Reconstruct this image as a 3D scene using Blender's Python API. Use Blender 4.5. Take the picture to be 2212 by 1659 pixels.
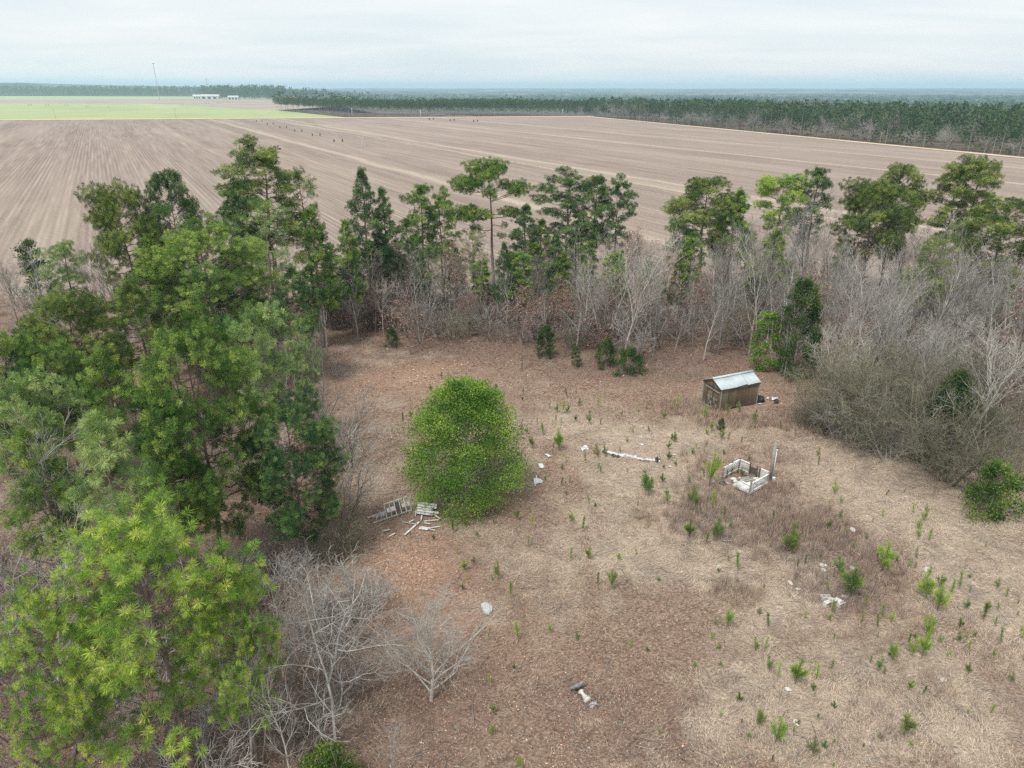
import bpy, bmesh, math, random
import numpy as np
from mathutils import Vector, Matrix

for o in list(bpy.data.objects):
    bpy.data.objects.remove(o)
SC = bpy.context.scene
COL = SC.collection
PI = math.pi

# ------------------------------------------------------------------ camera
CAM_H = 28.0
PITCH = math.radians(22.66)
FPX = 710.0
cam_d = bpy.data.cameras.new('camera')
cam = bpy.data.objects.new('camera', cam_d)
COL.objects.link(cam)
cam.location = (0, 0, CAM_H)
cam.rotation_euler = (PI / 2 - PITCH, 0, 0)
cam_d.sensor_width = 36.0
cam_d.lens = FPX / 1024 * 36.0
cam_d.clip_start = 0.1
cam_d.clip_end = 60000
SC.camera = cam

# ------------------------------------------------------------------ sky
SUN_EL, SUN_AZ = math.radians(60), math.radians(215)   # azimuth clockwise from +Y (behind the camera, to the left)
w = bpy.data.worlds.new('World')
SC.world = w
w.use_nodes = True
nt = w.node_tree
nt.nodes.clear()
N = nt.nodes.new
L = nt.links.new
out = N('ShaderNodeOutputWorld')
bg = N('ShaderNodeBackground')
sky = N('ShaderNodeTexSky')
sky.sky_type = 'NISHITA'
sky.sun_disc = False
sky.sun_elevation = SUN_EL
sky.sun_rotation = SUN_AZ
sky.air_density = 1.0
sky.dust_density = 2.0
SKY_K = 0.10
tc = N('ShaderNodeTexCoord')
sep = N('ShaderNodeSeparateXYZ')
L(tc.outputs['Generated'], sep.inputs[0])
absz = N('ShaderNodeMath'); absz.operation = 'ABSOLUTE'
L(sep.outputs[2], absz.inputs[0])
addz = N('ShaderNodeMath'); addz.operation = 'ADD'; addz.inputs[1].default_value = 0.10
L(absz.outputs[0], addz.inputs[0])
dx = N('ShaderNodeMath'); dx.operation = 'DIVIDE'
dy = N('ShaderNodeMath'); dy.operation = 'DIVIDE'
L(sep.outputs[0], dx.inputs[0]); L(addz.outputs[0], dx.inputs[1])
L(sep.outputs[1], dy.inputs[0]); L(addz.outputs[0], dy.inputs[1])
comb = N('ShaderNodeCombineXYZ')
L(dx.outputs[0], comb.inputs[0]); L(dy.outputs[0], comb.inputs[1])
mp = N('ShaderNodeMapping')
mp.inputs['Scale'].default_value = (0.55, 0.9, 1)
mp.inputs['Rotation'].default_value = (0, 0, math.radians(8))
mp.inputs['Location'].default_value = (3.1, 1.7, 0)
L(comb.outputs[0], mp.inputs[0])
nz = N('ShaderNodeTexNoise')
nz.inputs['Scale'].default_value = 0.9
nz.inputs['Detail'].default_value = 6
nz.inputs['Roughness'].default_value = 0.55
nz.inputs['Distortion'].default_value = 0.35
L(mp.outputs[0], nz.inputs['Vector'])
ramp = N('ShaderNodeValToRGB')
ramp.color_ramp.elements[0].position = 0.34
ramp.color_ramp.elements[0].color = (0.715, 0.780, 0.805, 1)
ramp.color_ramp.elements[1].position = 0.66
ramp.color_ramp.elements[1].color = (0.865, 0.872, 0.868, 1)
L(nz.outputs[0], ramp.inputs[0])
skm = N('ShaderNodeMix'); skm.data_type = 'RGBA'; skm.blend_type = 'MULTIPLY'
skm.inputs[0].default_value = 1.0
skm.inputs[7].default_value = (SKY_K, SKY_K, SKY_K, 1)
L(sky.outputs[0], skm.inputs[6])
mixs = N('ShaderNodeMix'); mixs.data_type = 'RGBA'
mixs.inputs[0].default_value = 0.86            # thin overcast: cloud sheet over the blue
L(skm.outputs[2], mixs.inputs[6]); L(ramp.outputs[0], mixs.inputs[7])
L(mixs.outputs[2], bg.inputs[0])
bg.inputs[1].default_value = 0.56
L(bg.outputs[0], out.inputs[0])

# ------------------------------------------------------------------ sun (thin overcast)
sun_d = bpy.data.lights.new('sun', 'SUN')
sun_d.energy = 1.5
sun_d.angle = math.radians(13)
sun_d.color = (1.0, 0.96, 0.90)
sun = bpy.data.objects.new('sun', sun_d)
COL.objects.link(sun)
sdir = Vector((math.sin(SUN_AZ) * math.cos(SUN_EL), math.cos(SUN_AZ) * math.cos(SUN_EL), math.sin(SUN_EL)))
sun.rotation_euler = sdir.to_track_quat('Z', 'Y').to_euler()
sun.location = sdir * 200

SC.view_settings.view_transform = 'Standard'
SC.view_settings.look = 'None'
SC.view_settings.exposure = 1.13
SC.view_settings.gamma = 1.0
SC.view_settings.use_curve_mapping = False
SC.cycles.max_bounces = 6
SC.cycles.diffuse_bounces = 3
SC.cycles.glossy_bounces = 1
SC.cycles.transmission_bounces = 3
SC.cycles.volume_bounces = 3
SC.cycles.caustics_reflective = False
SC.cycles.caustics_refractive = False
SC.cycles.use_denoising = False
SC.cycles.use_adaptive_sampling = True
SC.cycles.adaptive_threshold = 0.01

# ------------------------------------------------------------------ picture -> place helpers (used only to work out where things stand)
CP, SP = math.cos(PITCH), math.sin(PITCH)
KV = 1024 / 2212.0

def ray(x, y):
    cx = (x - 512) / FPX
    cy = (384 - y) / FPX
    return (cx, CP + cy * SP, -SP + cy * CP)

def ground(x, y, z=0.0):
    r = ray(x, y)
    t = (z - CAM_H) / r[2]
    return (r[0] * t, r[1] * t)

def V(x, y, z=0.0):
    return ground(x * KV, y * KV, z)

def S(x, y, z=0.0):
    return ground(x / 3.0, y / 3.0, z)

def project(X, Y, Z=0.0):
    a = Y * CP + (CAM_H - Z) * SP
    b = Y * SP - (CAM_H - Z) * CP
    return ((512 + FPX * X / a) / KV, (384 - FPX * b / a) / KV)

def stand(tx, ty, by):
    """foot and height of an upright thing whose top is seen at (tx,ty) and whose foot is at row by"""
    x, y, b = tx * KV, ty * KV, by * KV
    yn = 384 + FPX / math.tan(PITCH)
    bx = 512 + (x - 512) * (yn - b) / (yn - y)
    X, Y = ground(bx, b)
    r = ray(x, y)
    return X, Y, CAM_H + Y / r[1] * r[2]

def inpoly(x, y, poly):
    c = False
    j = len(poly) - 1
    for i in range(len(poly)):
        xi, yi = poly[i]; xj, yj = poly[j]
        if (yi > y) != (yj > y) and x < (xj - xi) * (y - yi) / (yj - yi) + xi:
            c = not c
        j = i
    return c

# ------------------------------------------------------------------ mesh helpers
def mesh_np(name, verts, faces, mat=None, attrs=None, smooth=False):
    """faces: (n,3) or (n,4) int array"""
    verts = np.ascontiguousarray(verts, dtype=np.float32)
    faces = np.ascontiguousarray(faces, dtype=np.int32)
    m = bpy.data.meshes.new(name)
    k = faces.shape[1]
    m.vertices.add(len(verts))
    m.vertices.foreach_set('co', verts.ravel())
    m.loops.add(faces.size)
    m.loops.foreach_set('vertex_index', faces.ravel())
    m.polygons.add(len(faces))
    m.polygons.foreach_set('loop_start', np.arange(0, faces.size, k, dtype=np.int32))
    m.polygons.foreach_set('loop_total', np.full(len(faces), k, dtype=np.int32))
    if smooth:
        m.polygons.foreach_set('use_smooth', np.ones(len(faces), dtype=bool))
    if attrs:
        for an, av in attrs.items():
            a = m.attributes.new(an, 'FLOAT', 'POINT')
            a.data.foreach_set('value', np.ascontiguousarray(av, dtype=np.float32))
    m.update(calc_edges=True)
    if mat:
        m.materials.append(mat)
    return m

class Geo:
    def __init__(s):
        s.v = []; s.f = []; s.n = 0; s.a = []
    def add(s, v, f, a=None):
        v = np.asarray(v, dtype=np.float32).reshape(-1, 3)
        s.v.append(v); s.f.append(np.asarray(f, dtype=np.int64) + s.n); s.n += len(v)
        s.a.append(np.full(len(v), 0.5, dtype=np.float32) if a is None else np.asarray(a, dtype=np.float32))
    def mesh(s, name, mat, smooth=False):
        return mesh_np(name, np.concatenate(s.v), np.concatenate(s.f), mat, {'tone': np.concatenate(s.a)}, smooth)

def frames(d):
    d = d / np.maximum(np.linalg.norm(d, axis=1, keepdims=True), 1e-9)
    up = np.where(np.abs(d[:, 2:3]) > 0.9, np.array([[1., 0, 0]]), np.array([[0., 0, 1.]]))
    a = np.cross(d, up); a /= np.maximum(np.linalg.norm(a, axis=1, keepdims=True), 1e-9)
    b = np.cross(d, a)
    return d, a, b

def tubes(p0, p1, r0, r1, n=4):
    """tapered prisms, vectorised -> verts, tri faces"""
    p0 = np.asarray(p0, float); p1 = np.asarray(p1, float)
    r0 = np.asarray(r0, float); r1 = np.asarray(r1, float)
    d, a, b = frames(p1 - p0)
    M = len(p0)
    ang = np.arange(n) * 2 * PI / n
    ca, sa = np.cos(ang), np.sin(ang)
    ring = a[:, None, :] * ca[None, :, None] + b[:, None, :] * sa[None, :, None]
    v0 = p0[:, None, :] + ring * r0[:, None, None]
    v1 = p1[:, None, :] + ring * r1[:, None, None]
    v = np.concatenate([v0, v1], axis=1).reshape(-1, 3)
    i = np.arange(n); j = (i + 1) % n
    f = np.concatenate([np.stack([i, j, j + n], 1), np.stack([i, j + n, i + n], 1)])
    f = (f[None] + (np.arange(M) * 2 * n)[:, None, None]).reshape(-1, 3)
    return v, f

def link(name, mesh, parent=None, loc=(0, 0, 0), rot=(0, 0, 0), scale=(1, 1, 1)):
    o = bpy.data.objects.new(name, mesh)
    COL.objects.link(o)
    if parent is not None:
        o.parent = parent
    o.location = loc; o.rotation_euler = rot; o.scale = scale
    return o

def tag(o, label, cat, group=None):
    o['label'] = label; o['category'] = cat
    if group: o['group'] = group
    return o

def struct(o):
    o['kind'] = 'structure'; return o

def stuff(o, label=None, cat=None):
    o['kind'] = 'stuff'
    if label: o['label'] = label
    if cat: o['category'] = cat
    return o

def box_mesh(name, sx, sy, sz, mat, bev=0.0, zb=False):
    bm = bmesh.new()
    bmesh.ops.create_cube(bm, size=1)
    for v in bm.verts:
        v.co.x *= sx; v.co.y *= sy; v.co.z *= sz
        if zb: v.co.z += sz / 2
    if bev > 0:
        bmesh.ops.bevel(bm, geom=bm.edges[:], offset=bev, segments=1, affect='EDGES')
    m = bpy.data.meshes.new(name); bm.to_mesh(m); bm.free()
    m.materials.append(mat)
    return m

def bar(name, p0, p1, wx, wz, mat, parent=None):
    """a squared timber from p0 to p1"""
    p0 = Vector(p0); p1 = Vector(p1)
    d = p1 - p0
    m = box_mesh(name, d.length, wx, wz, mat, bev=min(wx, wz) * 0.08)
    o = link(name, m, parent)
    q = d.to_track_quat('X', 'Z')
    o.rotation_euler = q.to_euler(); o.location = (p0 + p1) / 2
    return o

# smooth value noise on arrays
_rng0 = np.random.default_rng(11)
_lat = _rng0.random((256, 256))
def vnoise(x, y, s=1.0, o=0):
    x = np.asarray(x, float) * s + 37.7 * (o + 1); y = np.asarray(y, float) * s + 91.3 * (o + 1)
    xi = np.floor(x).astype(int); yi = np.floor(y).astype(int)
    fx = x - xi; fy = y - yi
    fx = fx * fx * (3 - 2 * fx); fy = fy * fy * (3 - 2 * fy)
    g = lambda a, b: _lat[(a + o * 17) & 255, b & 255]
    return (g(xi, yi) * (1 - fx) * (1 - fy) + g(xi + 1, yi) * fx * (1 - fy)
            + g(xi, yi + 1) * (1 - fx) * fy + g(xi + 1, yi + 1) * fx * fy)
def fnoise(x, y, s=1.0, oct=4, o=0):
    t = 0; a = 1; n = 0
    for k in range(oct):
        t = t + a * vnoise(x, y, s * 2 ** k, o + k); n += a; a *= 0.5
    return t / n

# ------------------------------------------------------------------ materials
def new_mat(name):
    m = bpy.data.materials.new(name)
    m.use_nodes = True
    t = m.node_tree
    t.nodes.clear()
    o = t.nodes.new('ShaderNodeOutputMaterial')
    return m, t, o

def nd(t, kind, **kw):
    n = t.nodes.new(kind)
    for k, v in kw.items():
        setattr(n, k, v)
    return n

def mixc(t, fac, a, b, blend='MIX'):
    n = t.nodes.new('ShaderNodeMix'); n.data_type = 'RGBA'; n.blend_type = blend
    for sock, val in ((0, fac), (6, a), (7, b)):
        if hasattr(val, 'is_output') or isinstance(val, bpy.types.NodeSocket):
            t.links.new(val, n.inputs[sock])
        elif sock == 0:
            n.inputs[0].default_value = val
        else:
            n.inputs[sock].default_value = (*val, 1)
    return n.outputs[2]

def math_n(t, op, a, b=None, clamp=False):
    n = t.nodes.new('ShaderNodeMath'); n.operation = op; n.use_clamp = clamp
    for i, val in enumerate((a, b)):
        if val is None: continue
        if isinstance(val, bpy.types.NodeSocket): t.links.new(val, n.inputs[i])
        else: n.inputs[i].default_value = val
    return n.outputs[0]

def noise_n(t, scale, detail=4, rough=0.6, vec=None, dist=0.0):
    n = t.nodes.new('ShaderNodeTexNoise')
    n.inputs['Scale'].default_value = scale; n.inputs['Detail'].default_value = detail
    n.inputs['Roughness'].default_value = rough; n.inputs['Distortion'].default_value = dist
    if vec is not None: t.links.new(vec, n.inputs['Vector'])
    return n.outputs[0]

def maprange(t, v, a, b, c=0.0, d=1.0):
    n = t.nodes.new('ShaderNodeMapRange')
    n.inputs[1].default_value = a; n.inputs[2].default_value = b
    n.inputs[3].default_value = c; n.inputs[4].default_value = d
    t.links.new(v, n.inputs[0])
    return n.outputs[0]

def attr_n(t, name):
    n = t.nodes.new('ShaderNodeAttribute'); n.attribute_name = name
    return n.outputs['Fac']

def foliage(name, dark, mid, light, transl=0.3, objvar=0.5):
    """leaf and needle colour: per-tuft tone + per-tree variation"""
    m, t, o = new_mat(name)
    tone = attr_n(t, 'tone')
    oi = t.nodes.new('ShaderNodeObjectInfo')
    r = maprange(t, oi.outputs['Random'], 0, 1, -0.22 * objvar, 0.22 * objvar)
    tt = math_n(t, 'ADD', tone, r, True)
    cr = t.nodes.new('ShaderNodeValToRGB')
    e = cr.color_ramp.elements
    e[0].position = 0.05; e[0].color = (*dark, 1)
    e[1].position = 0.95; e[1].color = (*light, 1)
    k = e.new(0.5); k.color = (*mid, 1)
    t.links.new(tt, cr.inputs[0])
    d = t.nodes.new('ShaderNodeBsdfDiffuse'); tr = t.nodes.new('ShaderNodeBsdfTranslucent')
    mx = t.nodes.new('ShaderNodeMixShader'); mx.inputs[0].default_value = transl
    t.links.new(cr.outputs[0], d.inputs[0]); t.links.new(cr.outputs[0], tr.inputs[0])
    t.links.new(d.outputs[0], mx.inputs[1]); t.links.new(tr.outputs[0], mx.inputs[2])
    t.links.new(mx.outputs[0], o.inputs[0])
    return m

def bark(name, a, b, scale=3.0, stretch=0.25, lichen=None, objvar=0.25):
    m, t, o = new_mat(name)
    tcn = t.nodes.new('ShaderNodeTexCoord')
    mpn = t.nodes.new('ShaderNodeMapping'); mpn.inputs['Scale'].default_value = (1, 1, stretch)
    t.links.new(tcn.outputs['Object'], mpn.inputs[0])
    n1 = noise_n(t, scale * 3, 5, 0.65, mpn.outputs[0])
    f = maprange(t, n1, 0.35, 0.65)
    c = mixc(t, f, a, b)
    if lichen:
        n2 = noise_n(t, scale * 0.7, 4, 0.6, tcn.outputs['Object'])
        c = mixc(t, maprange(t, n2, 0.5, 0.62), c, lichen)
    oi = t.nodes.new('ShaderNodeObjectInfo')
    v = maprange(t, oi.outputs['Random'], 0, 1, 1 - objvar, 1 + objvar)
    hs = t.nodes.new('ShaderNodeHueSaturation'); t.links.new(v, hs.inputs['Value']); t.links.new(c, hs.inputs['Color'])
    d = t.nodes.new('ShaderNodeBsdfDiffuse'); t.links.new(hs.outputs[0], d.inputs[0])
    t.links.new(d.outputs[0], o.inputs[0])
    return m

def plain(name, a, b, scale=6.0, rough=0.8, metal=0.0, c3=None, bump=0.0, objvar=0.0):
    """weathered surface: two or three tones in uneven patches"""
    m, t, o = new_mat(name)
    tcn = t.nodes.new('ShaderNodeTexCoord')
    n1 = noise_n(t, scale, 6, 0.65, tcn.outputs['Object'])
    c = mixc(t, maprange(t, n1, 0.36, 0.64), a, b)
    if c3:
        n2 = noise_n(t, scale * 0.45, 4, 0.7, tcn.outputs['Object'], 0.6)
        c = mixc(t, maprange(t, n2, 0.54, 0.68), c, c3)
    if objvar:
        oi = t.nodes.new('ShaderNodeObjectInfo')
        v = maprange(t, oi.outputs['Random'], 0, 1, 1 - objvar, 1 + objvar)
        hs = t.nodes.new('ShaderNodeHueSaturation'); t.links.new(v, hs.inputs['Value']); t.links.new(c, hs.inputs['Color'])
        c = hs.outputs[0]
    p = t.nodes.new('ShaderNodeBsdfPrincipled')
    p.inputs['Roughness'].default_value = rough; p.inputs['Metallic'].default_value = metal
    p.inputs['Specular IOR Level'].default_value = 0.3
    t.links.new(c, p.inputs['Base Color'])
    if bump:
        bn = t.nodes.new('ShaderNodeBump'); bn.inputs['Strength'].default_value = bump; bn.inputs['Distance'].default_value = 0.02
        t.links.new(n1, bn.inputs['Height']); t.links.new(bn.outputs[0], p.inputs['Normal'])
    t.links.new(p.outputs[0], o.inputs[0])
    return m

def tone_mat(name, stops, transl=0.0):
    m, t, o = new_mat(name)
    tone = attr_n(t, 'tone')
    cr = t.nodes.new('ShaderNodeValToRGB')
    e = cr.color_ramp.elements
    while len(e) < len(stops): e.new(0.5)
    for i, (p, c) in enumerate(stops):
        e[i].position = p; e[i].color = (*c, 1)
    t.links.new(tone, cr.inputs[0])
    d = t.nodes.new('ShaderNodeBsdfDiffuse'); t.links.new(cr.outputs[0], d.inputs[0])
    if transl:
        tr = t.nodes.new('ShaderNodeBsdfTranslucent'); t.links.new(cr.outputs[0], tr.inputs[0])
        mx = t.nodes.new('ShaderNodeMixShader'); mx.inputs[0].default_value = transl
        t.links.new(d.outputs[0], mx.inputs[1]); t.links.new(tr.outputs[0], mx.inputs[2])
        t.links.new(mx.outputs[0], o.inputs[0])
    else:
        t.links.new(d.outputs[0], o.inputs[0])
    return m

M = {}
M['pine_fresh'] = foliage('needles_yellow_green', (0.08, 0.165, 0.026), (0.235, 0.39, 0.062), (0.48, 0.58, 0.11), 0.14)
M['pine_pale'] = foliage('needles_pale_green', (0.105, 0.19, 0.066), (0.235, 0.35, 0.115), (0.42, 0.52, 0.185), 0.16)
M['pine_green'] = foliage('needles_green', (0.046, 0.105, 0.028), (0.14, 0.245, 0.055), (0.33, 0.43, 0.1), 0.12)
M['pine_dark'] = foliage('needles_dark_green', (0.032, 0.08, 0.034), (0.09, 0.178, 0.058), (0.22, 0.32, 0.095), 0.12)
M['pine_olive'] = foliage('needles_olive_green', (0.054, 0.1, 0.028), (0.158, 0.226, 0.056), (0.33, 0.39, 0.1), 0.12)
M['pine_far'] = foliage('needles_far_woods', (0.035, 0.072, 0.028), (0.068, 0.12, 0.042), (0.125, 0.175, 0.062), 0.25)
M['leaf_magnolia'] = foliage('leaves_evergreen', (0.04, 0.11, 0.02), (0.145, 0.285, 0.044), (0.37, 0.49, 0.09), 0.18, 0.2)
M['leaf_dark'] = foliage('leaves_dark_evergreen', (0.032, 0.072, 0.026), (0.07, 0.125, 0.038), (0.15, 0.205, 0.06), 0.24, 0.4)
M['leaf_mid'] = foliage('leaves_mid_green', (0.042, 0.100, 0.022), (0.115, 0.195, 0.040), (0.245, 0.320, 0.070), 0.18, 0.2)
M['leaf_brown'] = tone_mat('dry_brown_leaves', [(0, (0.19, 0.105, 0.08)), (0.5, (0.34, 0.21, 0.165)), (1, (0.48, 0.33, 0.26))], 0.2)
M['bark_pine'] = bark('bark_pine', (0.155, 0.122, 0.105), (0.32, 0.26, 0.225), 2.5, 0.3)
M['bark_white'] = bark('bark_lichen_white', (0.29, 0.262, 0.235), (0.50, 0.47, 0.425), 2.0, 0.4, (0.50, 0.50, 0.455))
M['bark_grey'] = bark('bark_grey', (0.205, 0.186, 0.170), (0.40, 0.375, 0.345), 2.0, 0.4, (0.42, 0.41, 0.37))
M['bark_brown'] = bark('bark_brown', (0.135, 0.108, 0.095), (0.285, 0.240, 0.212), 2.0, 0.4)
M['bark_olive'] = bark('bark_olive', (0.140, 0.132, 0.090), (0.30, 0.282, 0.200), 2.0, 0.4)
M['white_wood'] = plain('white_painted_wood', (0.62, 0.63, 0.62), (0.78, 0.78, 0.77), 5, 0.7, 0, (0.40, 0.39, 0.35))
M['dirty_white'] = plain('dirty_white_wood', (0.42, 0.41, 0.39), (0.68, 0.68, 0.67), 7, 0.8, 0, (0.20, 0.165, 0.13), 0, 0.22)
M['grey_wood'] = plain('grey_weathered_wood', (0.20, 0.18, 0.155), (0.36, 0.335, 0.30), 6, 0.9)
M['dark_wood'] = plain('dark_weathered_wood', (0.055, 0.046, 0.038), (0.13, 0.112, 0.092), 6, 0.9)
M['white_plastic'] = plain('white_sheeting', (0.56, 0.57, 0.57), (0.70, 0.70, 0.70), 3, 0.6, 0, (0.44, 0.42, 0.39))
M['black_plastic'] = plain('black_plastic', (0.02, 0.02, 0.022), (0.05, 0.05, 0.052), 6, 0.45)
M['concrete'] = plain('pale_concrete', (0.46, 0.45, 0.42), (0.62, 0.61, 0.57), 9, 0.9, 0, (0.33, 0.33, 0.29), 0.3)
M['concrete_dark'] = plain('stained_concrete', (0.24, 0.24, 0.25), (0.42, 0.41, 0.42), 9, 0.9, 0, (0.16, 0.16, 0.15), 0.3)
M['stone'] = plain('pale_lichen_stone', (0.36, 0.38, 0.34), (0.56, 0.58, 0.54), 4, 0.9, 0, (0.22, 0.23, 0.20), 0.5)
M['tin'] = plain('pale_tin_roof', (0.42, 0.48, 0.505), (0.52, 0.575, 0.595), 1.6, 0.6, 0.0, (0.62, 0.64, 0.66))
M['steel'] = plain('galvanised_steel', (0.40, 0.41, 0.42), (0.55, 0.56, 0.57), 3, 0.5)
M['rubber'] = plain('black_rubber', (0.02, 0.02, 0.02), (0.04, 0.04, 0.04), 3, 0.9)
M['far_white'] = plain('white_siding', (0.50, 0.50, 0.48), (0.60, 0.60, 0.58), 0.2, 0.8)
M['far_roof'] = plain('pale_metal_roof', (0.46, 0.47, 0.47), (0.56, 0.57, 0.57), 0.2, 0.6)
M['dark_opening'] = plain('dark_opening', (0.02, 0.02, 0.02), (0.04, 0.04, 0.04), 1, 0.9)

# shed siding: streaked weathered boards with green-grey algae low down and dark runs
def siding_mat():
    m, t, o = new_mat('weathered_siding')
    tcn = t.nodes.new('ShaderNodeTexCoord')
    mpn = t.nodes.new('ShaderNodeMapping'); mpn.inputs['Scale'].default_value = (1, 1, 0.09)
    t.links.new(tcn.outputs['Object'], mpn.inputs[0])
    oi = t.nodes.new('ShaderNodeObjectInfo')
    n1 = noise_n(t, 22, 5, 0.7, mpn.outputs[0])
    n2 = noise_n(t, 5, 4, 0.6, mpn.outputs[0])
    c = mixc(t, maprange(t, n1, 0.35, 0.66), (0.118, 0.090, 0.058), (0.270, 0.218, 0.146))
    c = mixc(t, maprange(t, n2, 0.5, 0.66), c, (0.065, 0.052, 0.038))
    v = maprange(t, oi.outputs['Random'], 0, 1, 0.72, 1.25)
    hs = t.nodes.new('ShaderNodeHueSaturation'); t.links.new(v, hs.inputs['Value']); t.links.new(c, hs.inputs['Color'])
    p = t.nodes.new('ShaderNodeBsdfPrincipled'); p.inputs['Roughness'].default_value = 0.9
    p.inputs['Specular IOR Level'].default_value = 0.2
    t.links.new(hs.outputs[0], p.inputs['Base Color'])
    t.links.new(p.outputs[0], o.inputs[0])
    return m
M['siding'] = siding_mat()

# ------------------------------------------------------------------ ground materials
def yard_mat():
    m, t, o = new_mat('leaf_litter_and_dry_grass')
    geo = t.nodes.new('ShaderNodeNewGeometry')
    pos = geo.outputs['Position']
    pale = attr_n(t, 'pale'); dark = attr_n(t, 'dark'); orange = attr_n(t, 'orange')
    fine = noise_n(t, 7.5, 5, 0.75, pos)
    fine2 = noise_n(t, 2.2, 5, 0.7, pos, 0.4)
    vor = t.nodes.new('ShaderNodeTexVoronoi'); vor.inputs['Scale'].default_value = 8.5
    t.links.new(pos, vor.inputs['Vector'])
    sepc = t.nodes.new('ShaderNodeSeparateColor'); t.links.new(vor.outputs['Color'], sepc.inputs[0])
    lit = mixc(t, sepc.outputs[0], (0.190, 0.130, 0.097), (0.430, 0.312, 0.236))
    lit = mixc(t, orange, lit, mixc(t, sepc.outputs[1], (0.300, 0.172, 0.115), (0.570, 0.380, 0.275)))
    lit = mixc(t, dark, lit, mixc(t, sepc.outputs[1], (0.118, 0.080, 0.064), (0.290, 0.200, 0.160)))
    # matted straw: combed, swirling strands
    wv = t.nodes.new('ShaderNodeMapping'); wv.inputs['Scale'].default_value = (1.0, 3.2, 1.0)
    wv.inputs['Rotation'].default_value = (0, 0, 0.5)
    nzv = t.nodes.new('ShaderNodeTexNoise'); nzv.inputs['Scale'].default_value = 0.5; nzv.inputs['Detail'].default_value = 2
    t.links.new(pos, nzv.inputs['Vector'])
    vm = t.nodes.new('ShaderNodeVectorMath'); vm.operation = 'MULTIPLY_ADD'
    t.links.new(nzv.outputs['Color'], vm.inputs[0]); vm.inputs[1].default_value = (2.6, 2.6, 0); t.links.new(pos, vm.inputs[2])
    t.links.new(vm.outputs[0], wv.inputs[0])
    straw = noise_n(t, 3.4, 6, 0.72, wv.outputs[0], 0.5)
    gr = mixc(t, maprange(t, straw, 0.36, 0.62), (0.320, 0.252, 0.188), (0.740, 0.615, 0.470))
    gr = mixc(t, maprange(t, fine2, 0.42, 0.62, 0.0, 0.55), gr, (0.390, 0.300, 0.238))
    gp = noise_n(t, 0.35, 5, 0.7, pos, 0.8)
    gr = mixc(t, maprange(t, gp, 0.48, 0.62, 0.0, 0.6), gr, mixc(t, maprange(t, straw, 0.38, 0.60), (0.150, 0.118, 0.098), (0.420, 0.355, 0.305)))
    f = math_n(t, 'ADD', pale, maprange(t, fine, 0.3, 0.7, -0.40, 0.40), True)
    f = maprange(t, f, 0.12, 0.92)
    c = mixc(t, f, lit, gr)
    c = mixc(t, maprange(t, fine, 0.30, 0.55, 0.45, 0.0), c, (0.110, 0.080, 0.064))
    d = t.nodes.new('ShaderNodeBsdfDiffuse'); t.links.new(c, d.inputs[0])
    hgt = math_n(t, 'ADD', math_n(t, 'MULTIPLY', fine, 0.7), math_n(t, 'ADD', straw, math_n(t, 'MULTIPLY', vor.outputs['Distance'], 0.35)))
    bn = t.nodes.new('ShaderNodeBump'); bn.inputs['Strength'].default_value = 1.0; bn.inputs['Distance'].default_value = 0.14
    t.links.new(hgt, bn.inputs['Height']); t.links.new(bn.outputs[0], d.inputs['Normal'])
    t.links.new(d.outputs[0], o.inputs[0])
    return m
M['yard'] = yard_mat()

ROW_AZ = math.atan2(94 - 512, FPX * CP + 296.5 * SP)     # heading of the crop rows
ROW_D = (math.sin(ROW_AZ), math.cos(ROW_AZ))             # along the rows
ROW_C = (math.cos(ROW_AZ), -math.sin(ROW_AZ))            # across the rows

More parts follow.
